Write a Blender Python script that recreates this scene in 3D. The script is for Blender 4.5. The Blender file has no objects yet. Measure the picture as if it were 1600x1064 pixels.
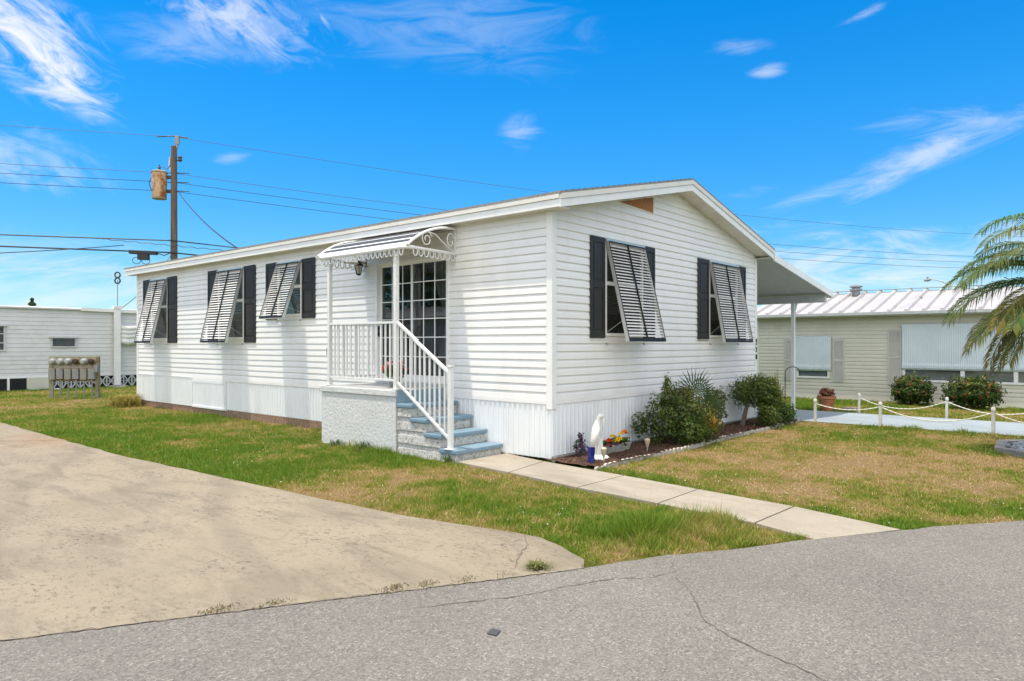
import bpy, bmesh, math, random
import numpy as np
from mathutils import Vector, Matrix, Euler
random.seed(7)
RNG = np.random.default_rng(11)
S = bpy.context.scene
COL = S.collection
R = math.radians

# ------------------------------------------------------------------ camera
cd = bpy.data.cameras.new("camera")
cam = bpy.data.objects.new("camera", cd)
COL.objects.link(cam)
cam.location = (-7.73, -5.965, 1.6)
cam.rotation_euler = (R(90), 0, math.atan2(.6547, .756) - R(90))
cd.sensor_width = 36
cd.lens = 1097 / 1600 * 36
cd.shift_y = 0.00375
cd.clip_start = .05
cd.clip_end = 3000
S.camera = cam

# ------------------------------------------------------------------ light and exposure
SUN_EL = R(76)
SUN_H = Vector((-.829, .559)).normalized()
sunvec = Vector((SUN_H.x * math.cos(SUN_EL), SUN_H.y * math.cos(SUN_EL), math.sin(SUN_EL)))
SUN_STRENGTH = 3.4
SKY_STRENGTH = .15
EXPOSURE = 0.47
sl = bpy.data.lights.new("sun", 'SUN')
sl.energy = SUN_STRENGTH
sl.angle = R(.53)
sl.color = (1, .915, .79)
so = bpy.data.objects.new("sun", sl)
so.rotation_euler = sunvec.to_track_quat('Z', 'Y').to_euler()
so.location = (-10, 5, 40)
COL.objects.link(so)
S.view_settings.view_transform = 'Standard'
S.view_settings.look = 'None'
S.view_settings.exposure = EXPOSURE
S.view_settings.gamma = 1
S.view_settings.use_curve_mapping = False

# ------------------------------------------------------------------ node helper
class NT:
    def __init__(s, tree):
        s.t = tree
    def n(s, typ, **kw):
        nd = s.t.nodes.new(typ)
        for k, v in kw.items():
            if k == 'inp':
                for a, b in v.items():
                    if hasattr(b, 'is_output') or isinstance(b, bpy.types.NodeSocket):
                        s.t.links.new(b, nd.inputs[a])
                    else:
                        nd.inputs[a].default_value = b
            else:
                setattr(nd, k, v)
        return nd
    def math(s, op, a, b=None, clamp=False):
        nd = s.n('ShaderNodeMath', operation=op, use_clamp=clamp)
        for i, v in enumerate((a, b)):
            if v is None: continue
            if isinstance(v, bpy.types.NodeSocket): s.t.links.new(v, nd.inputs[i])
            else: nd.inputs[i].default_value = v
        return nd.outputs[0]
    def vmath(s, op, a, b=None):
        nd = s.n('ShaderNodeVectorMath', operation=op)
        for i, v in enumerate((a, b)):
            if v is None: continue
            if isinstance(v, bpy.types.NodeSocket): s.t.links.new(v, nd.inputs[i])
            else: nd.inputs[i].default_value = v
        return nd.outputs['Value' if op in ('DOT_PRODUCT', 'LENGTH') else 'Vector']
    def mix(s, fac, a, b, mode='MIX'):
        nd = s.n('ShaderNodeMix', data_type='RGBA', blend_type=mode)
        for k, v in ((0, fac), (6, a), (7, b)):
            if isinstance(v, bpy.types.NodeSocket): s.t.links.new(v, nd.inputs[k])
            else:
                if k and len(v) == 3: v = (*v, 1)
                nd.inputs[k].default_value = v
        return nd.outputs[2]
    def ramp(s, fac, stops, interp='LINEAR'):
        nd = s.n('ShaderNodeValToRGB')
        cr = nd.color_ramp
        cr.interpolation = interp
        while len(cr.elements) < len(stops): cr.elements.new(.5)
        for e, (p, c) in zip(cr.elements, stops):
            e.position = p
            e.color = (c, c, c, 1) if not hasattr(c, '__len__') else (*c, 1)
        s.t.links.new(fac, nd.inputs[0])
        return nd.outputs[0]
    def noise(s, vec, scale, detail=3, rough=.55, dist=0):
        nd = s.n('ShaderNodeTexNoise', inp={'Scale': scale, 'Detail': detail, 'Roughness': rough, 'Distortion': dist})
        s.t.links.new(vec, nd.inputs['Vector'])
        return nd.outputs['Fac']
    def mapping(s, vec, scale=(1, 1, 1), rot=(0, 0, 0)):
        nd = s.n('ShaderNodeMapping', inp={'Scale': scale, 'Rotation': rot})
        s.t.links.new(vec, nd.inputs['Vector'])
        return nd.outputs[0]

# ------------------------------------------------------------------ sky
W = bpy.data.worlds.new("World")
S.world = W
W.use_nodes = True
wt = W.node_tree
wt.nodes.clear()
w = NT(wt)
sky = w.n('ShaderNodeTexSky', sky_type='NISHITA', sun_disc=False, sun_elevation=SUN_EL,
          sun_rotation=math.atan2(SUN_H.x, SUN_H.y), air_density=1.0, dust_density=0, ozone_density=10)
skyc = w.n('ShaderNodeHueSaturation', inp={'Saturation': 1.28, 'Value': 1.0, 'Color': sky.outputs[0]}).outputs[0]
skyc = w.mix(1, skyc, (.98, 1.09, 1.0), 'MULTIPLY')
D = w.n('ShaderNodeTexCoord').outputs['Generated']
sepz = w.n('ShaderNodeSeparateXYZ', inp={0: D}).outputs[2]
skyc = w.mix(1, skyc, w.ramp(sepz, [(0, .66), (.12, .80), (.3, 1.0), (.5, 1.05)]), 'MULTIPLY')     # sky colour dimmed by hand towards the horizon
UX = Vector((.6547, -.756, 0)); UF = Vector((.756, .6547, 0))
def pixdir(px, py):
    return (UF + UX * ((px - 800) / 1097) + Vector((0, 0, (538 - py) / 1097))).normalized()
def streaks(ang, wisp, stretch, seed):
    """torn noise drawn out along a slanting direction of the sky"""
    c = pixdir(800, 300); r = UX - c * UX.dot(c); r.normalize(); u = r.cross(c)
    if u.z < 0: u = -u
    t1 = r * math.cos(R(ang)) + u * math.sin(R(ang)); t2 = -r * math.sin(R(ang)) + u * math.cos(R(ang))
    cmb = w.n('ShaderNodeCombineXYZ')
    wt.links.new(w.math('MULTIPLY', w.vmath('DOT_PRODUCT', D, tuple(t1)), stretch * 14), cmb.inputs[0])
    wt.links.new(w.math('MULTIPLY', w.vmath('DOT_PRODUCT', D, tuple(t2)), 14), cmb.inputs[1])
    cmb.inputs[2].default_value = seed
    return w.noise(cmb.outputs[0], wisp, 9, .64, 1.3)
NZ = {-1: streaks(-38, 2.2, .45, 3.1), 0: streaks(3, 2.0, .28, 8.8), 1: streaks(24, 2.2, .33, 15.2)}
def cloud(px, py, lpx, hpx, ang, amount, lo=.41, hi=.76):
    """one cirrus streak of the sky: a soft lens about a direction, torn by the shared noise"""
    c = pixdir(px, py)
    r = UX - c * UX.dot(c); r.normalize()
    u = r.cross(c)
    if u.z < 0: u = -u
    a = R(ang)
    t1 = r * math.cos(a) + u * math.sin(a)
    t2 = -r * math.sin(a) + u * math.cos(a)
    ca = w.vmath('DOT_PRODUCT', D, tuple(t1)); cb = w.vmath('DOT_PRODUCT', D, tuple(t2))
    front = w.math('GREATER_THAN', w.vmath('DOT_PRODUCT', D, tuple(c)), 0.2)
    x = w.math('DIVIDE', ca, lpx / 1097); y = w.math('DIVIDE', cb, hpx / 1097)
    rr = w.math('ADD', w.math('MULTIPLY', x, x), w.math('MULTIPLY', y, y))
    m = w.math('SUBTRACT', 1, rr, clamp=True)
    nz = NZ[-1 if ang < -12 else 1 if ang > 12 else 0]
    nz = w.math('ADD', nz, w.math('MULTIPLY', w.math('SUBTRACT', m, .6), .3))
    nm = w.n('ShaderNodeMapRange', interpolation_type='SMOOTHSTEP', inp={0: nz, 1: lo, 2: hi}).outputs[0]
    return w.math('MULTIPLY', w.math('MULTIPLY', w.math('MULTIPLY', w.math('POWER', m, 1.25), nm), amount * .8), front)
masks = []
for k, a in enumerate([
    (30, 45, 150, 75, -42, 1.15), (75, 105, 130, 60, -36, 1.2), (115, 152, 80, 26, -25, 1.0),
    (375, 28, 150, 70, -20, .75), (300, 65, 150, 45, -8, .3),
    (20, 240, 150, 30, -22, .55), (10, 265, 90, 26, -25, .6), (90, 225, 100, 20, -25, .25),
    (365, 247, 40, 12, 8, .35), (700, 40, 300, 90, -6, .22), (812, 205, 45, 40, 10, .4),
    (1200, 110, 36, 14, 8, .55), (1150, 75, 60, 14, 4, .28), (1355, 20, 42, 10, 28, .4),
    (1455, 238, 160, 28, 24, .65), (1385, 278, 90, 22, 30, .55), (1520, 190, 200, 28, 4, .4),
    (1290, 300, 150, 18, 18, .3), (1170, 302, 60, 14, 5, .3),
    (1300, 420, 420, 90, 2, .85), (1440, 365, 130, 18, 6, .6), (1590, 370, 110, 50, 6, .7), (60, 450, 420, 90, 0, .55), (505, 30, 30, 6, -58, .6)]):
    masks.append(cloud(*a))
tot = masks[0]
for m in masks[1:]:
    tot = w.math('MAXIMUM', tot, m)
sep = w.n('ShaderNodeSeparateXYZ', inp={0: D})
# unseen cloud overhead and behind the viewer, added to brighten and whiten ambient light
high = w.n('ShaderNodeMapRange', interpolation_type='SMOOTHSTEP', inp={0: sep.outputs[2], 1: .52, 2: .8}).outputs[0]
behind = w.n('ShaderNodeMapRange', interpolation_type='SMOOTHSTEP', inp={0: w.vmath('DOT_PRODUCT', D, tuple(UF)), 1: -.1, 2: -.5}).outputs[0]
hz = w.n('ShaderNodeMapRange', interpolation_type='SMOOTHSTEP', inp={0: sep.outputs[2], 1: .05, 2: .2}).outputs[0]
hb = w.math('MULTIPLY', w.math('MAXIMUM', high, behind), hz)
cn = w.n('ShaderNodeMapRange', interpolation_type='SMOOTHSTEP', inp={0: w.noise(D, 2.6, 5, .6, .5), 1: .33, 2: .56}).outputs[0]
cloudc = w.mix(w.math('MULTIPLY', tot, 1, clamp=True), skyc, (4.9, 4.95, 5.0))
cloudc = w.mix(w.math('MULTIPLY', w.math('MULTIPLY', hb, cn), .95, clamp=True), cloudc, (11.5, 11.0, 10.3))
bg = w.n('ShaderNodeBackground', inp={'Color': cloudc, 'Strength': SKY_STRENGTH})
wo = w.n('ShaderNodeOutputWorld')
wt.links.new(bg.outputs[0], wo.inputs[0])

# ------------------------------------------------------------------ materials
def new_mat(name):
    m = bpy.data.materials.new(name)
    m.use_nodes = True
    t = NT(m.node_tree)
    p = m.node_tree.nodes['Principled BSDF']
    return m, t, p
def setin(t, p, k, v):
    if isinstance(v, bpy.types.NodeSocket): t.t.links.new(v, p.inputs[k])
    else: p.inputs[k].default_value = (*v, 1) if hasattr(v, '__len__') and len(v) == 3 and 'Color' in k else v
def bump(t, p, h, strength=.3, dist=.01):
    b = t.n('ShaderNodeBump', inp={'Strength': strength, 'Distance': dist, 'Height': h})
    t.t.links.new(b.outputs[0], p.inputs['Normal'])
def M(name, col, rough=.5, metal=0, var=.12, scale=3, dirt=None, dirt_amt=.3, dscale=6, bmp=0, bscale=60, stretch=(1, 1, 1), spec=.5, dthr=(.5, .72)):
    m, t, p = new_mat(name)
    v = t.n('ShaderNodeTexCoord').outputs['Object']
    vv = t.mapping(v, stretch)
    n1 = t.noise(vv, scale, 5, .6)
    lo = tuple(c * (1 - var) for c in col); hi = tuple(min(1, c * (1 + var)) for c in col)
    c = t.ramp(n1, [(.3, lo), (.7, hi)])
    if dirt:
        n2 = t.noise(vv, dscale, 8, .68, .3)
        f = t.ramp(n2, [(dthr[0], 0), (dthr[1], 1)])
        c = t.mix(t.math('MULTIPLY', f, dirt_amt), c, dirt)
    setin(t, p, 'Base Color', c)
    rr = t.ramp(n1, [(.2, max(.02, rough - .08)), (.8, min(1, rough + .08))])
    setin(t, p, 'Roughness', rr)
    p.inputs['Metallic'].default_value = metal
    p.inputs['Specular IOR Level'].default_value = spec
    if bmp:
        bump(t, p, t.noise(v, bscale, 4, .6), bmp, .01)
    return m
MAT = {}
MAT['siding'] = M('white_vinyl', (.80, .79, .77), .42, var=.035, scale=1.2, dirt=(.56, .53, .46), dirt_amt=.3, dscale=1.9, stretch=(1, 1, .35))
MAT['trim'] = M('white_trim', (.82, .81, .79), .4, var=.03, scale=2, dirt=(.5, .47, .4), dirt_amt=.22, dscale=3)
MAT['cream'] = M('cream_fascia', (.74, .71, .64), .45, var=.04, scale=2, dirt=(.45, .4, .32), dirt_amt=.25, dscale=3)
MAT['soffit'] = M('soffit_vinyl', (.70, .67, .60), .5, var=.04, dirt=(.4, .33, .24), dirt_amt=.4, dscale=3.5)
MAT['skirt'] = M('skirt_vinyl', (.78, .80, .82), .4, var=.04, scale=2.5, dirt=(.5, .5, .46), dirt_amt=.25, dscale=2, stretch=(1, 1, .3))
MAT['shingle'] = M('grey_shingle', (.25, .245, .24), .9, var=.35, scale=30, bmp=.5, bscale=80)
MAT['black'] = M('black_shutter', (.020, .020, .021), .6, var=.2, scale=8, dirt=(.06, .06, .06), dirt_amt=.3)
MAT['blackmetal'] = M('black_metal', (.016, .016, .017), .6, var=.2, spec=.3)
MAT['alum'] = M('mill_aluminium', (.62, .62, .61), .35, metal=.55, var=.08, scale=10, dirt=(.35, .34, .32), dirt_amt=.3)
MAT['slat'] = M('white_slat', (.80, .79, .77), .38, var=.05, scale=8, dirt=(.5, .48, .42), dirt_amt=.3)
MAT['whitemetal'] = M('white_painted_metal', (.74, .74, .73), .32, var=.04, scale=5, dirt=(.45, .36, .26), dirt_amt=.25, dscale=9)
MAT['paleblue'] = M('blue_step_paint', (.175, .275, .355), .5, var=.12, scale=5, dirt=(.27, .32, .34), dirt_amt=.5, dscale=8, bmp=.2)
MAT['brickband'] = M('brown_brick', (.26, .17, .11), .85, var=.4, scale=14, bmp=.5, bscale=40)
MAT['osb'] = M('osb_board', (.36, .15, .05), .8, var=.4, scale=26, dirt=(.25, .1, .035), dirt_amt=.8, dscale=30, stretch=(1, 1, 2.5), bmp=.4, bscale=40)
MAT['interior'] = M('interior_wall', (.30, .28, .25), .8)
MAT['curtain'] = M('curtain_cloth', (.55, .56, .52), .9, var=.06)
MAT['wood'] = M('weathered_pole_wood', (.12, .085, .065), .85, var=.4, scale=4, stretch=(6, 6, .35), dirt=(.22, .19, .17), dirt_amt=.6, dscale=3, bmp=.6, bscale=25)
MAT['greywood'] = M('grey_rack_wood', (.26, .24, .16), .85, var=.3, scale=5, stretch=(1, 1, 3), dirt=(.16, .17, .08), dirt_amt=.6, bmp=.4)
MAT['rust'] = M('rusty_tank_paint', (.62, .42, .26), .6, var=.18, scale=3, dirt=(.30, .085, .02), dirt_amt=.97, dscale=1.5, stretch=(1, 1, .5), dthr=(.46, .56))
MAT['wire'] = M('wire_metal', (.05, .055, .06), .6, var=.1)
MAT['cable'] = M('cable_sheath', (.025, .028, .03), .6, var=.1)
MAT['greymetal'] = M('grey_galvanised', (.27, .275, .28), .5, metal=.3, var=.15, scale=9, dirt=(.30, .16, .08), dirt_amt=.5, dscale=7)
MAT['greymetal2'] = M('meter_glass', (.36, .365, .36), .2, var=.1)
MAT['rackgrey'] = M('rack_grey', (.27, .265, .235), .6, metal=.1, var=.2, scale=6, dirt=(.17, .12, .07), dirt_amt=.6)
MAT['palegrey'] = M('pale_grey_paint', (.55, .56, .55), .5, var=.08, scale=4, dirt=(.35, .32, .26), dirt_amt=.35)
MAT['home2'] = M('white_lap_aluminium', (.66, .67, .66), .5, var=.05, scale=1.5, dirt=(.45, .45, .42), dirt_amt=.35, dscale=2)
MAT['beige'] = M('beige_vinyl', (.64, .61, .50), .5, var=.05, scale=1.5, dirt=(.4, .36, .26), dirt_amt=.25, dscale=2)
MAT['beigetrim'] = M('beige_shutter', (.56, .54, .47), .5, var=.05)
MAT['tin'] = M('white_metal_roof', (.40, .385, .38), .45, var=.07, scale=1.2, dirt=(.30, .28, .275), dirt_amt=.35, dscale=2.5)
MAT['awningblue'] = M('pale_awning_metal', (.62, .70, .72), .4, var=.05, scale=2, dirt=(.5, .5, .48), dirt_amt=.2)
MAT['terracotta'] = M('terracotta', (.40, .15, .07), .75, var=.2, scale=8, dirt=(.5, .33, .24), dirt_amt=.35)
MAT['statue'] = M('white_cast_stone', (.76, .74, .70), .75, var=.08, scale=14, dirt=(.45, .42, .34), dirt_amt=.4, dscale=12, bmp=.4)
MAT['cobalt'] = M('cobalt_glaze', (.012, .015, .16), .12, var=.2, scale=12)
MAT['lamphead'] = M('tan_plastic', (.50, .42, .28), .45, var=.1)
MAT['planter'] = M('grey_planter', (.30, .29, .25), .7, var=.2, scale=10)
MAT['ringstone'] = M('ring_concrete', (.24, .235, .22), .85, var=.25, scale=8, dirt=(.1, .1, .09), dirt_amt=.6, dscale=9, bmp=.5)
MAT['rock'] = M('river_rock', (.30, .34, .37), .6, var=.5, scale=7, dirt=(.08, .08, .08), dirt_amt=.6, bmp=.3)
MAT['darksoil'] = M('dark_soil', (.05, .04, .03), .95, var=.4, scale=20, bmp=.6)
MAT['edging'] = M('white_edging', (.48, .45, .38), .85, var=.25, scale=12, dirt=(.2, .17, .12), dirt_amt=.8, bmp=.4)
MAT['rope'] = M('white_rope', (.66, .63, .55), .85, var=.15, scale=30)
MAT['postpaint'] = M('post_paint', (.60, .59, .55), .65, var=.12, scale=9, dirt=(.32, .29, .24), dirt_amt=.6, dscale=9, stretch=(1, 1, .4))
MAT['bark'] = M('bark', (.10, .075, .055), .9, var=.4, scale=18, bmp=.7)
MAT['tarp'] = M('white_tarp', (.70, .70, .68), .45, var=.06, bmp=.4, bscale=8)
MAT['scrap'] = M('dark_scrap', (.05, .05, .055), .6)
MAT['bulb'] = M('frosted_glass', (.62, .60, .55), .3)

def stucco_mat():
    m, t, p = new_mat('white_stucco')
    v = t.n('ShaderNodeTexCoord').outputs['Object']
    n = t.noise(v, 22, 6, .7)
    big = t.noise(v, 2, 4)
    c = t.ramp(n, [(.28, (.46, .46, .45)), (.45, (.63, .635, .63)), (.7, (.70, .70, .695))])
    c = t.mix(t.ramp(big, [(.5, 0), (.8, .35)]), c, (.45, .44, .40))
    setin(t, p, 'Base Color', c); p.inputs['Roughness'].default_value = .9
    bump(t, p, n, 1.0, .03)
    return m
MAT['stucco'] = stucco_mat()
def split_mat():
    m, t, p = new_mat('split_face_block')
    v = t.n('ShaderNodeTexCoord').outputs['Object']
    n = t.noise(v, 28, 6, .75, .4)
    c = t.ramp(n, [(.33, (.17, .16, .14)), (.43, (.50, .48, .44)), (.54, (.72, .71, .69))])
    setin(t, p, 'Base Color', c); p.inputs['Roughness'].default_value = .9
    bump(t, p, n, 1.0, .04)
    return m
MAT['split'] = split_mat()

def asphalt_mat():
    m, t, p = new_mat('asphalt')
    v = t.n('ShaderNodeTexCoord').outputs['Object']
    vo = t.n('ShaderNodeTexVoronoi', inp={'Scale': 95.0}); t.t.links.new(v, vo.inputs['Vector'])
    cell = t.n('ShaderNodeSeparateColor', inp={0: vo.outputs['Color']}).outputs[0]
    c = t.ramp(cell, [(0, (.07, .066, .061)), (.22, (.155, .147, .137)), (.6, (.235, .223, .205)), (.9, (.31, .295, .27)), (1, (.50, .475, .43))])
    f = t.noise(v, 240, 3, .7)
    c = t.mix(.5, c, t.ramp(f, [(.35, (.10, .095, .088)), (.65, (.31, .295, .27))]))
    b = t.noise(v, .7, 5, .6, .4)
    c = t.mix(1, c, t.ramp(b, [(.3, (.69, .675, .65)), (.7, (.87, .85, .815))]), 'MULTIPLY')
    b2 = t.noise(v, 4.5, 6, .7)
    c = t.mix(t.ramp(b2, [(.58, 0), (.8, .3)]), c, (.13, .125, .12))
    setin(t, p, 'Base Color', c); p.inputs['Roughness'].default_value = .88
    p.inputs['Specular IOR Level'].default_value = .3
    bump(t, p, t.math('ADD', vo.outputs['Distance'], t.math('MULTIPLY', f, .5)), .55, .006)
    return m
MAT['asphalt'] = asphalt_mat()

def concrete_mat(name, base, stain, lo, rustspot=None, fine=1.0):
    m, t, p = new_mat(name)
    v = t.n('ShaderNodeTexCoord').outputs['Object']
    b = t.noise(v, .55, 6, .62, .6)
    c = t.ramp(b, [(.28, lo), (.5, base), (.72, tuple(x * 1.1 for x in base))])
    s1 = t.noise(t.mapping(v, (2.2, .6, 1), (0, 0, .5)), 1.5, 9, .72, .8)
    c = t.mix(t.ramp(s1, [(.47, 0), (.66, .8)]), c, stain)
    sp = t.noise(t.mapping(v, (1.3, .8, 1), (0, 0, .7)), 21, 6, .75, .6)
    gate = t.ramp(t.noise(v, 1.1, 4, .6), [(.4, .15), (.62, 1)])
    c = t.mix(t.math('MULTIPLY', t.math('MULTIPLY', t.ramp(sp, [(.53, 0), (.62, .9)]), gate), fine), c, tuple(x * .45 for x in stain))
    f = t.noise(v, 120, 3, .7)
    c = t.mix(1, c, t.ramp(f, [(.3, (.86, .86, .86)), (.7, (1.12, 1.12, 1.12))]), 'MULTIPLY')
    tr = t.n('ShaderNodeTexWave', wave_type='BANDS', inp={'Scale': .22, 'Distortion': 7.0, 'Detail': 5.0, 'Detail Scale': 1.2})
    t.t.links.new(t.mapping(v, (1, .35, 1), (0, 0, .9)), tr.inputs['Vector'])
    c = t.mix(t.ramp(tr.outputs['Fac'], [(.0, .28), (.12, 0)]), c, tuple(x * .7 for x in stain))
    if rustspot:
        d = t.vmath('LENGTH', t.mapping(t.vmath('SUBTRACT', v, (*rustspot, 0)), (.9, .45, 0)))
        nn = t.noise(v, 1.8, 6, .65)
        d = t.math('ADD', d, t.math('MULTIPLY', t.math('SUBTRACT', nn, .5), 1.6))
        c = t.mix(t.ramp(d, [(.02, .6), (.6, 0)]), c, (.25, .15, .09))
    setin(t, p, 'Base Color', c); p.inputs['Roughness'].default_value = .85
    p.inputs['Specular IOR Level'].default_value = .3
    bump(t, p, t.math('ADD', f, t.math('MULTIPLY', sp, 1.5)), .35, .004)
    return m
MAT['drive'] = concrete_mat('driveway_concrete', (.262, .222, .16), (.168, .142, .102), (.212, .178, .127), rustspot=(-4.0, 7.6))
MAT['walk'] = concrete_mat('walkway_concrete', (.335, .297, .236), (.255, .22, .17), (.29, .254, .198), fine=.35)
MAT['slab'] = concrete_mat('painted_slab', (.27, .315, .34), (.22, .26, .28), (.24, .285, .31), fine=.2)

def lawn_mats():
    stops = [(0, (.12, .225, .018)), (.3, (.215, .27, .03)), (.5, (.32, .31, .06)), (.72, (.45, .335, .13)), (1, (.54, .385, .20))]
    out = []
    m, t, p = new_mat('lawn_soil')
    v = t.n('ShaderNodeTexCoord').outputs['Object']
    d = t.n('ShaderNodeAttribute', attribute_name='dry').outputs['Fac']
    f = t.noise(v, 34, 7, .75)
    d2 = t.math('ADD', d, t.math('MULTIPLY', t.math('SUBTRACT', f, .5), .9), clamp=True)
    c = t.ramp(d2, stops)
    g = t.noise(v, 90, 4, .7)
    c = t.mix(1, c, t.ramp(g, [(.34, (.2, .18, .15)), (.64, (.85, .85, .85))]), 'MULTIPLY')
    setin(t, p, 'Base Color', c); p.inputs['Roughness'].default_value = .95
    p.inputs['Specular IOR Level'].default_value = .1
    bump(t, p, t.math('ADD', f, g), 1, .03)
    out.append(m)
    m, t, p = new_mat('grass_blade')
    d = t.n('ShaderNodeAttribute', attribute_name='dry').outputs['Fac']
    c = t.ramp(d, stops)
    setin(t, p, 'Base Color', c); p.inputs['Roughness'].default_value = .6
    p.inputs['Specular IOR Level'].default_value = .25
    tl = t.n('ShaderNodeBsdfTranslucent', inp={'Color': c})
    mx = t.n('ShaderNodeMixShader', inp={0: .35})
    t.t.links.new(p.outputs[0], mx.inputs[1]); t.t.links.new(tl.outputs[0], mx.inputs[2])
    t.t.links.new(mx.outputs[0], m.node_tree.nodes['Material Output'].inputs[0])
    out.append(m)
    return out
MAT['lawn'], MAT['blade'] = lawn_mats()

def leaf_mat(name, spec=.25, rough=.5, trans=.3):
    m, t, p = new_mat(name)
    c = t.n('ShaderNodeAttribute', attribute_name='tint').outputs['Color']
    setin(t, p, 'Base Color', c); p.inputs['Roughness'].default_value = rough
    p.inputs['Specular IOR Level'].default_value = spec
    tl = t.n('ShaderNodeBsdfTranslucent', inp={'Color': c})
    mx = t.n('ShaderNodeMixShader', inp={0: trans})
    t.t.links.new(p.outputs[0], mx.inputs[1]); t.t.links.new(tl.outputs[0], mx.inputs[2])
    t.t.links.new(mx.outputs[0], m.node_tree.nodes['Material Output'].inputs[0])
    return m
MAT['leaf'] = leaf_mat('leaf')
MAT['palmleaf'] = leaf_mat('palm_leaflet', .15, .5, .35)
MAT['petal'] = leaf_mat('petal', .2, .6, .3)

def glass_mat():
    m, t, p = new_mat('window_glass')
    fr = t.n('ShaderNodeFresnel', inp={'IOR': 1.6})
    f = t.math('ADD', t.math('MULTIPLY', fr.outputs[0], 1.3), .03, clamp=True)
    tr = t.n('ShaderNodeBsdfTransparent', inp={'Color': (.55, .58, .57, 1)})
    gl = t.n('ShaderNodeBsdfGlossy', inp={'Roughness': .015, 'Color': (.85, .9, .92, 1)})
    mx = t.n('ShaderNodeMixShader', inp={0: f})
    t.t.links.new(tr.outputs[0], mx.inputs[1]); t.t.links.new(gl.outputs[0], mx.inputs[2])
    t.t.links.new(mx.outputs[0], m.node_tree.nodes['Material Output'].inputs[0])
    return m
MAT['glass'] = glass_mat()
def screen_mat():
    m, t, p = new_mat('screened_glass')
    tr = t.n('ShaderNodeBsdfTransparent', inp={'Color': (.42, .42, .42, 1)})
    gl = t.n('ShaderNodeBsdfGlossy', inp={'Roughness': .03, 'Color': (.85, .9, .92, 1)})
    df = t.n('ShaderNodeBsdfDiffuse', inp={'Color': (.05, .05, .05, 1)})
    fr = t.n('ShaderNodeFresnel', inp={'IOR': 1.45})
    m1 = t.n('ShaderNodeMixShader', inp={0: .35}); m2 = t.n('ShaderNodeMixShader')
    t.t.links.new(tr.outputs[0], m1.inputs[1]); t.t.links.new(df.outputs[0], m1.inputs[2])
    t.t.links.new(t.math('MULTIPLY', fr.outputs[0], .13), m2.inputs[0])
    t.t.links.new(m1.outputs[0], m2.inputs[1]); t.t.links.new(gl.outputs[0], m2.inputs[2])
    t.t.links.new(m2.outputs[0], m.node_tree.nodes['Material Output'].inputs[0])
    return m
MAT['screen'] = screen_mat()
def mulch_mat():
    m, t, p = new_mat('mulch')
    v = t.n('ShaderNodeTexCoord').outputs['Object']
    n = t.noise(v, 38, 6, .75, .5)
    c = t.ramp(n, [(.3, (.02, .01, .007)), (.5, (.085, .038, .022)), (.7, (.19, .10, .06))])
    setin(t, p, 'Base Color', c); p.inputs['Roughness'].default_value = .95
    bump(t, p, n, 1, .04)
    return m
MAT['mulch'] = mulch_mat()
MAT['crack'] = M('crack_dirt', (.12, .10, .08), .95, var=.5, scale=12)

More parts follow.
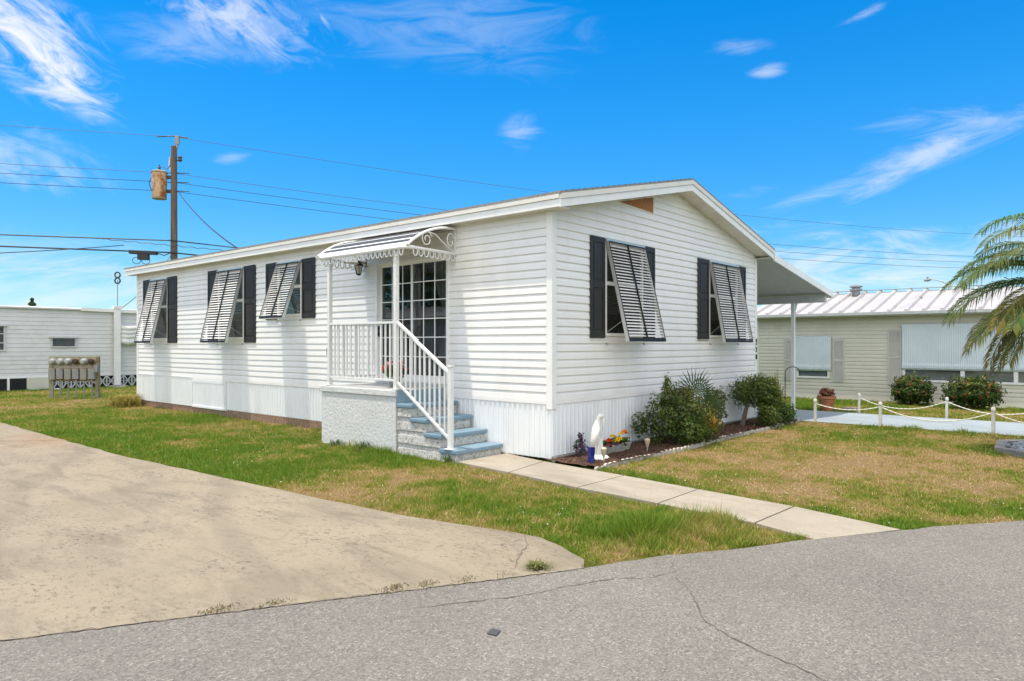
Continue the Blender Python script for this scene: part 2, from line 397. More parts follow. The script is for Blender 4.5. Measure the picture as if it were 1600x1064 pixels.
# ------------------------------------------------------------------ mesh builder
class MB:
    def __init__(s): s.v = []; s.f = []
    def quad(s, *p):
        b = len(s.v); s.v += [tuple(q) for q in p]; s.f.append(tuple(range(b, b + len(p))))
        return s
    def box(s, x0, x1, y0, y1, z0, z1):
        b = len(s.v)
        s.v += [(x, y, z) for x in (x0, x1) for y in (y0, y1) for z in (z0, z1)]
        for f in ((0, 1, 3, 2), (4, 6, 7, 5), (0, 4, 5, 1), (2, 3, 7, 6), (0, 2, 6, 4), (1, 5, 7, 3)):
            s.f.append(tuple(b + i for i in f))
        return s
    def obox(s, c, ax, ay, az, hx, hy, hz):
        c = Vector(c); b = len(s.v)
        ax, ay, az = (Vector(a).normalized() for a in (ax, ay, az))
        for i in (-1, 1):
            for j in (-1, 1):
                for k in (-1, 1):
                    s.v.append(tuple(c + ax * hx * i + ay * hy * j + az * hz * k))
        for f in ((0, 1, 3, 2), (4, 6, 7, 5), (0, 4, 5, 1), (2, 3, 7, 6), (0, 2, 6, 4), (1, 5, 7, 3)):
            s.f.append(tuple(b + i for i in f))
        return s
    def bar(s, p, q, wx, wz, up=(0, 0, 1)):
        p = Vector(p); q = Vector(q); d = q - p; L = d.length; d.normalize()
        side = d.cross(Vector(up)).normalized(); u = side.cross(d)
        return s.obox((p + q) / 2, d, side, u, L / 2, wx / 2, wz / 2)
    def tube(s, pts, r, n=8, closed=False, cap=True):
        pts = [Vector(p) for p in pts]; N = len(pts)
        rs = r if hasattr(r, '__len__') else [r] * N
        base = len(s.v); prev = None
        for i, p in enumerate(pts):
            if closed: d = pts[(i + 1) % N] - pts[i - 1]
            else: d = pts[min(i + 1, N - 1)] - pts[max(i - 1, 0)]
            if d.length < 1e-9: d = Vector((0, 0, 1))
            d.normalize()
            if prev is None:
                a = Vector((0, 0, 1)) if abs(d.z) < .9 else Vector((1, 0, 0))
                sd = d.cross(a).normalized()
            else:
                sd = (prev - d * prev.dot(d)).normalized()
            prev = sd; u = d.cross(sd)
            for k in range(n):
                an = 2 * math.pi * k / n
                s.v.append(tuple(p + (sd * math.cos(an) + u * math.sin(an)) * rs[i]))
        for i in range(N if closed else N - 1):
            for k in range(n):
                a = base + i * n + k; b2 = base + i * n + (k + 1) % n
                j = (i + 1) % N
                s.f.append((a, b2, base + j * n + (k + 1) % n, base + j * n + k))
        if cap and not closed:
            s.f.append(tuple(base + k for k in range(n))[::-1])
            s.f.append(tuple(base + (N - 1) * n + k for k in range(n)))
        return s
    def lathe(s, prof, c=(0, 0, 0), n=20, cap=True, rot=None):
        base = len(s.v)
        for r, z in prof:
            for k in range(n):
                a = 2 * math.pi * k / n
                q = Vector((r * math.cos(a), r * math.sin(a), z))
                if rot is not None: q = rot @ q
                s.v.append((c[0] + q.x, c[1] + q.y, c[2] + q.z))
        for i in range(len(prof) - 1):
            for k in range(n):
                s.f.append((base + i * n + k, base + i * n + (k + 1) % n, base + (i + 1) * n + (k + 1) % n, base + (i + 1) * n + k))
        if cap:
            s.f.append(tuple(base + k for k in range(n))[::-1])
            s.f.append(tuple(base + (len(prof) - 1) * n + k for k in range(n)))
        return s
    def prism(s, poly, vec):
        b = len(s.v); n = len(poly); vec = Vector(vec)
        s.v += [tuple(p) for p in poly] + [tuple(Vector(p) + vec) for p in poly]
        s.f.append(tuple(range(b, b + n))[::-1]); s.f.append(tuple(range(b + n, b + 2 * n)))
        for i in range(n):
            s.f.append((b + i, b + (i + 1) % n, b + n + (i + 1) % n, b + n + i))
        return s
    def build(s, name, mat, parent=None, smooth=False, bevel=0, loc=None):
        me = bpy.data.meshes.new(name)
        L = Vector(loc) if loc else Vector((0, 0, 0))
        me.from_pydata([tuple(Vector(p) - L) for p in s.v] if loc else s.v, [], s.f)
        bm = bmesh.new(); bm.from_mesh(me)
        if bevel:
            bmesh.ops.remove_doubles(bm, verts=bm.verts, dist=1e-5)
        bmesh.ops.recalc_face_normals(bm, faces=bm.faces)
        if bevel:
            ed = [e for e in bm.edges if len(e.link_faces) == 2 and e.calc_face_angle(0) > .5]
            bmesh.ops.bevel(bm, geom=ed, offset=bevel, segments=2, affect='EDGES', profile=.6)
        bm.to_mesh(me); bm.free()
        if smooth:
            me.polygons.foreach_set('use_smooth', [True] * len(me.polygons))
            if smooth != 'all':
                try: me.set_sharp_from_angle(angle=R(40))
                except Exception: pass
        me.materials.append(MAT[mat])
        o = bpy.data.objects.new(name, me)
        COL.objects.link(o)
        if parent: attach(o, parent)
        elif loc: o.location = loc
        return o
def attach(o, parent):
    o.parent = parent
    L = parent.location if parent.parent is None else Vector((0, 0, 0))
    if parent.parent is None and parent.get('root_rot') is None:
        o.matrix_parent_inverse = Matrix.Translation(-L)
def tag(o, label=None, cat=None, group=None, kind=None):
    if label: o['label'] = label
    if cat: o['category'] = cat
    if group: o['group'] = group
    if kind: o['kind'] = kind
    return o
def thing(name, loc, label, cat, group=None):
    o = bpy.data.objects.new(name, None)
    o.location = loc; o.empty_display_size = .2
    COL.objects.link(o)
    return tag(o, label, cat, group)
def copy_tree(o, parent=None, loc=None):
    c = o.copy(); COL.objects.link(c)
    if parent: c.parent = parent
    if loc is not None: c.location = loc
    for ch in list(o.children): copy_tree(ch, c)
    return c
def struct(o): o['kind'] = 'structure'; return o

# ------------------------------------------------------------------ lie of the land
def smooth(t): t = np.clip(t, 0, 1); return t * t * (3 - 2 * t)
def gz(x, y=0): return -.13 * smooth((np.asarray(x, float) - 6.5) / 4.5)
def G(x): return float(gz(x))
_h = np.random.default_rng(5).random((256, 256))
def vn(x, y, sc, sd=0):
    x = np.asarray(x) * sc + sd * 17.3 + 500; y = np.asarray(y) * sc + sd * 9.1 + 500
    i = np.floor(x).astype(int); j = np.floor(y).astype(int); fx = x - i; fy = y - j
    fx = fx * fx * (3 - 2 * fx); fy = fy * fy * (3 - 2 * fy)
    g = lambda a, b: _h[a % 256, b % 256]
    return (g(i, j) * (1 - fx) + g(i + 1, j) * fx) * (1 - fy) + (g(i, j + 1) * (1 - fx) + g(i + 1, j + 1) * fx) * fy
def fbm(x, y, sc, sd=0):
    return sum(vn(x, y, sc * 2 ** k, sd + k) * .5 ** (k + 1) for k in range(4)) / .9375
DRIVE_EDGE = [(-3.74, 30), (-3.72, 11.4), (-3.77, 8.35), (-3.78, 4.63), (-3.63, 1.9), (-3.5, -.3), (-3.38, -1.46), (-3.22, -2.1), (-3.2, -2.35), (-3.26, -2.62), (-3.40, -2.93)]
WN = [(-1.0, .84), (-1.13, -.2), (-1.33, -1.39), (-1.44, -2.46), (-1.57, -3.5), (-1.70, -4.06)]
WF = [(0.0, .84), (-.2, -.02), (-.38, -1.4), (-.54, -2.45), (-.69, -3.54), (-.89, -4.52)]
ROAD = [(-60, 29.7), (-20, 6.6), (-9.5, .4), (-6.66, -1.33), (-5.96, -1.69), (-4.8, -2.32), (-3.99, -2.76), (-3.5, -3.05), (-2.89, -3.33), (-2.4, -3.66), (-1.79, -3.98), (-.89, -4.52), (.23, -5.3), (2, -6.4), (5.6, -8.5), (8, -9.9), (11, -11.6), (30, -22.6), (60, -40)]
def edge_x(y, pts):
    a = sorted(pts, key=lambda p: p[1])
    return np.interp(y, [p[1] for p in a], [p[0] for p in a])
def road_y(x): return np.interp(x, [p[0] for p in ROAD], [p[1] for p in ROAD])
def dryness(x, y):
    x = np.asarray(x, float); y = np.asarray(y, float)
    d = .36 + (fbm(x, y, .9, 1) - .5) * 1.35 + (fbm(x, y, 3.5, 4) - .5) * .8 + (vn(x, y, 9, 2) - .5) * .5
    right = smooth((x + 1.1 + .0 * y) / .5) * (y < .0)
    wf = edge_x(y, WF)
    away = smooth((x - wf - .12) / .75)
    blob = np.exp(-(((x - 1.9) / 2.3) ** 2 + ((y + 2.9) / 1.3) ** 2))
    d = d + right * (away * (.22 + .42 * blob) - (1 - away) * .3)
    d = d - right * .3 * np.exp(-((y - road_y(x) - .2) / .45) ** 2) * (x > .3)
    left = (x < -.9) & (y < 12)
    d = d + left * (.16 * np.exp(-((y + .6) / 1.7) ** 2) - .16 * np.exp(-((y - 4.5) / 3.5) ** 2))
    d = d + left * .3 * np.exp(-(((x + 1.75) / .35) ** 2 + ((y + 3.55) / .6) ** 2))
    d = d - left * .5 * np.exp(-(((x + 2.5) / .5) ** 2 + ((y + 2.75) / .35) ** 2))
    d = d - left * .25 * np.exp(-((x - edge_x(y, DRIVE_EDGE) - .5) / .5) ** 2) * (y > 1)
    d = d + .2 * np.exp(-(((x + .6) / 1.6) ** 2 + ((y - 16.2) / 1.2) ** 2))
    d = d - .22 * ((x > 11) & (y < 6))
    return np.clip(d, 0, 1)

# ------------------------------------------------------------------ ground sheets
def grid_sheet(name, xs, ys, zf, mat, dry=False):
    X, Y = np.meshgrid(xs, ys, indexing='ij')
    Z = zf(X, Y)
    me = bpy.data.meshes.new(name)
    nx, ny = len(xs), len(ys)
    V = np.stack([X, Y, Z], -1).reshape(-1, 3)
    i, j = np.meshgrid(np.arange(nx - 1), np.arange(ny - 1), indexing='ij')
    a = (i * ny + j).ravel()
    F = np.stack([a, a + ny, a + ny + 1, a + 1], -1)
    me.from_pydata(V.tolist(), [], F.tolist())
    if dry:
        at = me.attributes.new('dry', 'FLOAT', 'POINT')
        at.data.foreach_set('value', dryness(X.ravel(), Y.ravel()).astype(np.float32))
    me.polygons.foreach_set('use_smooth', [True] * len(me.polygons))
    me.materials.append(MAT[mat])
    o = bpy.data.objects.new(name, me); COL.objects.link(o)
    return o
xs = np.concatenate([[-1500, -400, -120, -50, -25, -12], np.arange(-7, 16.01, .12), [20, 30, 50, 120, 400, 1500]])
ys = np.concatenate([[-1500, -400, -120, -50, -25, -14], np.arange(-9, 24.01, .12), [30, 50, 120, 400, 1500]])
struct(grid_sheet('ground', xs, ys, lambda X, Y: gz(X) - .025 + .012 * (fbm(X, Y, 1.5, 2) - .5), 'lawn', True))

# road: a strip between its ragged edge and the far kerbless side
def strip(name, A, B, mat, dz, jag=0):
    mb = MB()
    for k in range(len(A) - 1):
        (a0, a1), (b0, b1) = (A[k], A[k + 1]), (B[k], B[k + 1])
        mb.quad((*a0, G(a0[0]) + dz), (*b0, G(b0[0]) + dz), (*b1, G(b1[0]) + dz), (*a1, G(a1[0]) + dz))
    o = mb.build(name, mat)
    return struct(o)
fine = []
for k in range(len(ROAD) - 1):
    p, q = Vector(ROAD[k]), Vector(ROAD[k + 1]); n = max(1, int((q - p).length / .12)) if -8 < p.x < 6 else max(1, int((q - p).length / 2))
    for i in range(n):
        c = p.lerp(q, i / n)
        if -8 < c.x < 6:
            off = (vn(c.x, c.y, 3, 3) - .5) * .05 + (vn(c.x, c.y, 9, 7) - .5) * .03
            c = c + Vector((.5, .866)) * float(off)
        fine.append((c.x, c.y))
fine.append(ROAD[-1])
far = [(p[0] - 3.6, p[1] - 6.3) for p in fine]
strip('road', fine, far, 'asphalt', -.012)

# driveway
dr = []
for k in range(len(DRIVE_EDGE) - 1):
    p, q = Vector(DRIVE_EDGE[k]), Vector(DRIVE_EDGE[k + 1]); n = max(1, int((q - p).length / .15))
    for i in range(n):
        c = p.lerp(q, i / n); dr.append((c.x + float(vn(c.x, c.y, 2.5, 5) - .5) * .05, c.y))
dr.append(DRIVE_EDGE[-1])
def drive_z(x, y):       # falls gently to the road edge
    d = (y - float(road_y(x))) * .86
    return -.008 + .02 * float(smooth(d / .8))
mb = MB()
lft = [(x - .045, y - .075) for x, y in [(-3.52, -2.97), (-4.0, -2.72), (-4.8, -2.28), (-5.96, -1.64), (-6.66, -1.27), (-9.5, .46), (-13, 2.55)]]
poly = dr + lft + [(-13, 30)]
b = bmesh.new()
vs = [b.verts.new((x, y, 0)) for x, y in poly]
b.faces.new(vs)
bmesh.ops.triangulate(b, faces=b.faces)
for _ in range(3):
    bmesh.ops.subdivide_edges(b, edges=[e for e in b.edges if e.calc_length() > .5], cuts=1)
    bmesh.ops.triangulate(b, faces=b.faces)
for v in b.verts: v.co.z = drive_z(v.co.x, v.co.y)
for f in b.faces:
    if f.normal.z < 0: f.normal_flip()
me = bpy.data.meshes.new('driveway'); b.to_mesh(me); b.free()
me.materials.append(MAT['drive'])
o = bpy.data.objects.new('driveway', me); COL.objects.link(o); struct(o)

# walkway slabs with open joints
mb = MB()
for k in range(len(WN) - 1):
    n0, n1, f0, f1 = (Vector((*p, 0)) for p in (WN[k], WN[k + 1], WF[k], WF[k + 1]))
    d = (n1 - n0).normalized() * .009
    if k: n0 = n0 + d; f0 = f0 + d
    if k < len(WN) - 2: n1 = n1 - d; f1 = f1 - d
    ze = .012 if k < len(WN) - 2 else -.006
    b_ = len(mb.v)
    mb.v += [(p.x, p.y, -.05) for p in (n0, n1, f1, f0)] + [(p.x, p.y, z_) for p, z_ in ((n0, .012), (n1, ze), (f1, ze), (f0, .012))]
    for f_ in ((3, 2, 1, 0), (4, 5, 6, 7), (0, 1, 5, 4), (1, 2, 6, 5), (2, 3, 7, 6), (3, 0, 4, 7)): mb.f.append(tuple(b_ + i for i in f_))
o = mb.build('walkway', 'walk', bevel=.005); struct(o)
# the carport slab, painted pale blue
struct(grid_sheet('carport_slab', np.array([7.5, 8, 8.5, 9, 9.5, 10, 10.5, 11, 11.3]), np.array([-9.2, -7, -5, -3, -1, 0, 3, 6, 13]),
                  lambda X, Y: gz(X) + .012, 'slab'))

# cracks in the road and the drive
def ribbon(name, pts, wdt, z, mat='crack'):
    mb = MB(); P = []
    for k in range(len(pts) - 1):
        p, q = Vector(pts[k]), Vector(pts[k + 1]); n = max(2, int((q - p).length / .035))
        for i in range(n):
            c = p.lerp(q, i / n); nr = Vector((-(q - p).y, (q - p).x)).normalized()
            P.append((c + nr * random.gauss(0, .008), nr))
    prev = None
    for i, (c, nr) in enumerate(P):
        h = wdt * (.25 + random.random() * .75) * min(1, i / 6 + .1, (len(P) - i) / 6)
        zz = z if not callable(z) else z(c.x, c.y)
        cur = ((c.x - nr.x * h, c.y - nr.y * h, zz), (c.x + nr.x * h, c.y + nr.y * h, zz))
        if prev: mb.quad(prev[0], prev[1], cur[1], cur[0])
        prev = cur
    return struct(mb.build(name, mat))
ribbon('road_crack', [(-4.9, -2.69), (-4.55, -2.9), (-4.22, -3.09), (-3.9, -3.2), (-3.6, -3.33), (-3.45, -3.5), (-3.1, -3.6)], .0055, -.008)
ribbon('road_crack', [(-3.27, -3.6), (-3.5, -3.85), (-3.89, -4.12), (-4.05, -4.4), (-4.15, -4.76), (-4.4, -5.4)], .005, -.008)
ribbon('road_crack', [(-4.3, -3.06), (-4.42, -3.25)], .005, -.008)
ribbon('road_crack', [(-3.27, -3.6), (-2.95, -3.42)], .004, -.008)
ribbon('driveway_crack', [(-3.22, -2.2), (-3.45, -2.42), (-3.62, -2.5), (-3.95, -2.7)], .006, lambda x, y: drive_z(x, y) + .003)
ribbon('driveway_joint', [(-8, 8.3), (-4.51, 7.96), (-3.74, 7.3)], .012, lambda x, y: drive_z(x, y) + .003)
ribbon('road_seam', [(-7.52, -.945), (-6.705, -1.345), (-6.005, -1.715), (-4.845, -2.355), (-4.045, -2.795), (-3.58, -3.06)], .0055, -.0065)

# ------------------------------------------------------------------ grass
def scatter_grass(name, boxes, mat='blade', kind='stuff'):
    PX, PY, HH = [], [], []
    for (x0, x1, y0, y1, dens, h) in boxes:
        n = int((x1 - x0) * (y1 - y0) * dens)
        x = RNG.uniform(x0, x1, n); y = RNG.uniform(y0, y1, n)
        ok = np.ones(n, bool)
        ok &= ~((x < edge_x(y, DRIVE_EDGE) + .015 - .06 * vn(x, y, 7, 5) ** 2) & (y < 30) & (y > -3.2) & (x > -13))      # drive
        ok &= y > road_y(x) + .03 + .10 * (vn(x, y, 5, 8) - .4)                                              # road
        wn, wf = edge_x(y, WN), edge_x(y, WF)
        ok &= ~((x > wn + .012 + .05 * (vn(x, y, 6, 4) - .5)) & (x < wf + .015) & (y < .84) & (y > -4.6))
        ok &= ~((x > -.02) & (x < 7.25) & (y > -.88) & (y < 14.15))                          # home and bed
        ok &= ~((x > -1.02) & (x < 0) & (y > .8) & (y < 4.1))                                # steps
        ok &= ~((x > -.25) & (x < 0.05) & (y > -.9) & (y < .9))
        ok &= ~((x > 7.47) & (x < 11.33) & (y < 14))
        ok &= ~((x > 15.9))
        ok &= ~(((x - 5.63) ** 2 + (y + 5.68) ** 2) < 1.28 ** 2)
        ok &= RNG.random(n) < .02 + .45 * vn(x, y, 2.2, 6) + .95 * vn(x, y, 14, 1) ** 1.4
        # only what the lens can take in
        dx, dy = x + 7.73, y + 5.965
        X = dx * .6547 - dy * .756; Y = dx * .756 + dy * .6547
        ok &= (Y > 2) & (np.abs(X / Y) < .78)
        PX.append(x[ok]); PY.append(y[ok])
        HH.append(np.full(ok.sum(), h))
    x = np.concatenate(PX); y = np.concatenate(PY); h = np.concatenate(HH)
    n = len(x)
    dry = dryness(x, y)
    dist = np.hypot(x + 7.73, y + 5.965)
    h = h * RNG.uniform(.5, 1.3, n) * (1.25 - .75 * dry) * (.35 + .6 * vn(x, y, 2.6, 9) + .8 * vn(x, y, 13, 3) ** 1.5)
    tuft = np.exp(-(((x + 2.45) / .45) ** 2 + ((y + 2.95) / .28) ** 2)) + np.exp(-(((x + 1.75) / .3) ** 2 + ((y + 3.2) / .25) ** 2)) \
        + .8 * np.exp(-(((x + 2.0) / .3) ** 2 + ((y + 3.35) / .2) ** 2)) + .5 * np.exp(-((x - 7.3) / .14) ** 2) * (y < -.9) \
        + .7 * np.exp(-(((x + 1.1) / .12) ** 2 + ((y - 2.8) / .7) ** 2))
    h = h * (1 + 2.2 * np.clip(tuft, 0, 1))
    a = RNG.uniform(0, 2 * np.pi, n); lean = RNG.uniform(.15, 1.1, n) * h
    wd = (.0018 + .0035 * RNG.random(n)) * (.7 + dist / 11)
    z0 = gz(x) - .03
    V = np.zeros((n, 3, 3), np.float32)
    ca, sa = np.cos(a), np.sin(a)
    b2 = RNG.uniform(0, 2 * np.pi, n)
    V[:, 0] = np.stack([x - sa * wd, y + ca * wd, z0], -1)
    V[:, 1] = np.stack([x + sa * wd, y - ca * wd, z0], -1)
    V[:, 2] = np.stack([x + np.cos(b2) * lean, y + np.sin(b2) * lean, z0 + h], -1)
    dd = np.clip(dry + RNG.normal(0, .22, n), 0, 1)
    me = bpy.data.meshes.new(name)
    me.vertices.add(n * 3); me.loops.add(n * 3); me.polygons.add(n)
    me.vertices.foreach_set('co', V.ravel())
    me.loops.foreach_set('vertex_index', np.arange(n * 3, dtype=np.int32))
    me.polygons.foreach_set('loop_start', np.arange(0, n * 3, 3, dtype=np.int32))
    me.polygons.foreach_set('loop_total', np.full(n, 3, np.int32))
    at = me.attributes.new('dry', 'FLOAT', 'POINT')
    at.data.foreach_set('value', np.repeat(dd, 3).astype(np.float32))
    me.update(calc_edges=True)
    me.materials.append(MAT[mat])
    o = bpy.data.objects.new(name, me); COL.objects.link(o)
    tag(o, 'patchy short lawn grass, green by the drive and straw brown in front of the beds', 'grass', kind='stuff')
    print(name, n)
    return o
scatter_grass('grass', [(-3.9, 0, -4.6, 3, 9000, .045), (-3.9, 0, 3, 9, 4500, .048), (-4.2, 2.5, 9, 15, 2300, .05), (-4.5, 6, 15, 23.3, 1200, .055),
                        (-3.05, -1.4, -3.7, -2.5, 7000, .045), (-1.3, 7.6, -7, -.8, 6000, .042), (11.2, 15.95, -7, 6, 1800, .055)])

# clover heads dotted through the lawn
n_ = 3600
qx = np.concatenate([RNG.uniform(-3.6, 0, n_ // 2), RNG.uniform(-1, 7.3, n_ // 2)]); qy = np.concatenate([RNG.uniform(-3.6, 8, n_ // 2), RNG.uniform(-5.5, -1, n_ // 2)])
k_ = (vn(qx, qy, 1.3, 3) > .5) & (qx > edge_x(qy, DRIVE_EDGE) + .1) & (qy > road_y(qx) + .15) & ~((qx > edge_x(qy, WN) - .05) & (qx < edge_x(qy, WF) + .05) & (qy < .9)) & ~((qx > -1.1) & (qy > .8) & (qy < 4.2)) & ~((qx > -.3) & (qy > -1))
k_ &= ((qx - 5.63) ** 2 + (qy + 5.68) ** 2) > 1.9
CLOVER = (qx[k_], qy[k_])
# ------------------------------------------------------------------ lap siding
PROF = [(0, .019), (.60, .013), (.80, .003), (1, .002)]
def siding(mb, T, u0, u1, z0, z1, course, openings=(), prof=PROF):
    """T(u, off, z) -> world; u0/u1 may be functions of z"""
    U0 = u0 if callable(u0) else (lambda z: u0); U1 = u1 if callable(u1) else (lambda z: u1)
    def off(fr):
        for (a, oa), (b, ob) in zip(prof, prof[1:]):
            if fr <= b + 1e-9: return oa + (ob - oa) * (fr - a) / (b - a)
        return prof[-1][1]
    z = z0
    while z < z1 - 1e-6:
        zt = min(z + course, z1)
        br = sorted({z + course * a for a, _ in prof if z + course * a <= zt + 1e-9} | {zt} | {o[k] for o in openings for k in (2, 3) if z < o[k] < zt})
        first = True
        for a, b in zip(br, br[1:]):
            if b - a < 1e-5: continue
            oa, ob = off((a - z) / course), off((b - z) / course)
            mid = (a + b) / 2
            cuts = [(o[0], o[1]) for o in openings if o[2] <= mid <= o[3]]
            segs = [(None, None)]
            cuts.sort()
            ivs = []; cur = None
            for c0, c1 in cuts:
                ivs.append((cur, c0)); cur = c1
            ivs.append((cur, None))
            for s0, s1 in ivs:
                la, lb = (U0(a), U0(b)) if s0 is None else (s0, s0)
                ra, rb = (U1(a), U1(b)) if s1 is None else (s1, s1)
                if ra - la < 1e-4 and rb - lb < 1e-4: continue
                mb.quad(T(la, oa, a), T(ra, oa, a), T(rb, ob, b), T(lb, ob, b))
                if first: mb.quad(T(la, .0005, a), T(ra, .0005, a), T(ra, oa, a), T(la, oa, a))
            first = False
        z = zt
def ribs(mb, T, u0, u1, z0, z1, period=.1, depth=.014):
    u = u0
    pr = [(0, 0), (.12, depth), (.42, depth), (.54, 0), (.62, .002), (.70, .008), (.78, .002), (1, 0)]
    while u < u1 - 1e-4:
        for (a, oa), (b, ob) in zip(pr, pr[1:]):
            ua, ub = u + a * period, min(u + b * period, u1)
            if ub <= ua: break
            mb.quad(T(ua, oa, z0), T(ub, ob, z0), T(ub, ob, z1), T(ua, oa, z1))
        u += period

TL = lambda u, off, z: (-off, u, z)                 # long side wall, x = 0
TG = lambda u, off, z: (u, -off, z)                 # gable wall, y = 0
TR = lambda u, off, z: (7.2 + off, u, z)
TB = lambda u, off, z: (u, 14.1 + off, z)
home = thing('mobile_home', (3.6, 7, 0), 'white vinyl sided mobile home with black shutters and propped louvered awnings', 'mobile home')
WINS_L = [(12.2, 13.2, 1.70, 3.22), (8.4, 9.56, 1.70, 3.22), (6.16, 7.04, 2.15, 3.20)]
WINS_G = [(1.30, 2.43, 1.72, 3.17), (4.88, 6.20, 1.72, 3.16)]
DOOR = (2.02, 3.86, .98, 3.02)
C = .1143
SK = .78
mb = MB(); siding(mb, TL, .0, 14.1, SK + .045, 3.46, C, [*WINS_L, DOOR]); mb.build('siding', 'siding', home)
roofz = lambda x: 3.64 + .2211 * (x + .2 if x < 3.6 else 7.4 - x)
RK = .2211
def gu0(z): return 0 if z < 3.47 else max(0, (z + .2 - 3.64) / RK - .2)
def gu1(z): return 7.2 - gu0(z)
mb = MB(); siding(mb, TG, gu0, gu1, SK + .045, 4.27, C, WINS_G); mb.build('gable_siding', 'siding', home)
mb = MB(); siding(mb, TR, 0, 14.1, .1, 3.46, C); siding(mb, TB, gu0, gu1, .1, 4.27, C); mb.build('siding', 'siding', home)
# starter strip where siding meets the skirt
mb = MB()
mb.box(-.02, -.001, .05, 14.1, SK - .01, SK + .045); mb.box(.05, 7.2, -.02, -.001, SK - .01, SK + .045)
mb.build('starter_strip', 'trim', home)
# corner posts
mb = MB()
mb.box(-.028, .075, -.028, -.0005, SK - .075, 3.44); mb.box(-.028, -.0005, -.0005, .075, SK - .075, 3.44); mb.build('corner_trim', 'trim', home, bevel=.004)
mb = MB(); mb.box(7.125, 7.228, -.028, -.0005, .02, 3.44); mb.box(7.2005, 7.228, -.0005, .075, .02, 3.44); mb.build('corner_trim', 'trim', home, bevel=.004)
mb = MB(); mb.box(-.028, -.0005, 14.03, 14.128, .12, 3.44); mb.build('corner_trim', 'trim', home, bevel=.004)
# skirting
mb = MB()
ribs(mb, TL, 0, 4.02, .015, SK - .012, .098); ribs(mb, TL, 4.02, 9.2, .14, SK - .012, .098)
ribs(mb, TG, 0, 7.2, .05, SK - .012, .098)
mb.build('skirt', 'skirt', home)
mb = MB(); T2 = lambda u, off, z: (-.012 - off, u, z)
ribs(mb, T2, 10.86, 14.03, .13, SK + .035, .098)
mb.box(-.028, -.001, 10.84, 10.86, .12, SK + .04); mb.box(-.03, -.001, 10.86, 14.03, SK + .033, SK + .05)
mb.build('skirt_panel', 'skirt', home)
mb = MB(); ribs(mb, T2, 9.24, 10.83, .16, SK - .07, .098)
mb.box(-.036, -.001, 9.2, 10.839, .12, .165); mb.box(-.027, -.001, 9.2, 10.839, SK - .07, SK - .012); mb.box(-.027, -.001, 9.2, 9.215, .165, SK - .07)
mb.build('access_panel', 'skirt', home)
mb = MB(); mb.box(-.005, .1, 4.02, 14.1, -.05, .15); mb.build('brick_footing', 'brickband', home)
mb = MB(); mb.box(0, 7.2, -.06, -.002, -.05, .045); mb.build('footing_curb', 'ringstone', home)
# dark lining so the rooms behind the glass read as rooms
mb = MB()
mb.box(.09, 7.1, .09, 14.0, .80, .84)
mb.quad((3.4, .1, .84), (3.4, 14, .84), (3.4, 14, 3.4), (3.4, .1, 3.4)); mb.quad((.1, 5.3, .84), (3.4, 5.3, .84), (3.4, 5.3, 3.4), (.1, 5.3, 3.4))
mb.quad((.1, 11, .84), (3.4, 11, .84), (3.4, 11, 3.4), (.1, 11, 3.4)); mb.quad((3.6, .1, .84), (3.6, 4, .84), (3.6, 4, 3.4), (3.6, .1, 3.4)); mb.quad((.1, 4, .84), (7.1, 4, .84), (7.1, 4, 3.4), (.1, 4, 3.4))
mb.quad((.05, .05, 3.44), (7.15, .05, 3.44), (7.15, 14.05, 3.44), (.05, 14.05, 3.44))
mb.build('interior_partition', 'interior', home)

# roof: shingled planes, fascia, rake boards, soffit
rf = MB()
for x0, x1 in ((-.24, 3.6), (3.6, 7.44)):
    za, zb = roofz(x0), roofz(x1)
    n = 26
    # courses of shingle, each a little step
    for k in range(n):
        a = x0 + (x1 - x0) * k / n; bq = x0 + (x1 - x0) * (k + 1) / n
        up = .012 if x0 < 3 else .0
        za2 = roofz(a) + (.014 if x0 < 3 else .004); zb2 = roofz(bq) + (.004 if x0 < 3 else .014)
        rf.quad((a, -.34, za2), (bq, -.34, zb2), (bq, 14.44, zb2), (a, 14.44, za2))
        rf.quad((a, -.34, roofz(a) - .02), (bq, -.34, roofz(bq) - .02), (bq, -.34, zb2), (a, -.34, za2))
    xe = x0 if x0 < 3 else x1
    rf.quad((xe, -.34, roofz(xe) - .02), (xe, 14.44, roofz(xe) - .02), (xe, 14.44, roofz(xe) + .014), (xe, -.34, roofz(xe) + .014))
roof = rf.build('roof', 'shingle', home)
mb = MB()
for y0, y1 in ((-.3, 14.4),):
    for xa, xb in ((-.222, -.2), (7.4, 7.422)): MB().box(xa, xb, y0, y1, 3.44, 3.545).build('fascia', 'trim', roof, bevel=.003)
    for xa, xb in ((-.238, -.2), (7.4, 7.438)): MB().box(xa, xb, y0, y1, 3.548, 3.625).build('drip_fascia', 'cream', roof, bevel=.003)
for nm, m_, za, zb, yo in (('rake_board', 'trim', -.205, -.098, -.322), ('rake_fascia', 'cream', -.095, -.015, -.338)):
    for s in (0, 1):
        mb = MB()
        xa = -.222 if not s else 7.422
        P = [(xa, yo, roofz(xa) + za), (3.6, yo, roofz(3.6) + za), (3.6, yo, roofz(3.6) + zb), (xa, yo, roofz(xa) + zb)]
        mb.prism(P, (0, -.3 - yo, 0))
        mb.build(nm, m_, roof)
mb = MB()
for x0, x1 in ((-.2, 3.6), (3.6, 7.4)):            # sloping gable soffit, with V grooves
    n = 30
    for k in range(n):
        a = x0 + (x1 - x0) * k / n; c2 = x0 + (x1 - x0) * (k + 1) / n; mdl = a + (c2 - a) * .12
        mb.quad((a, -.3, roofz(a) - .185), (a, .02, roofz(a) - .185), (mdl, .02, roofz(mdl) - .198), (mdl, -.3, roofz(mdl) - .198))
        mb.quad((mdl, -.3, roofz(mdl) - .198), (mdl, .02, roofz(mdl) - .198), (c2, .02, roofz(c2) - .198), (c2, -.3, roofz(c2) - .198))
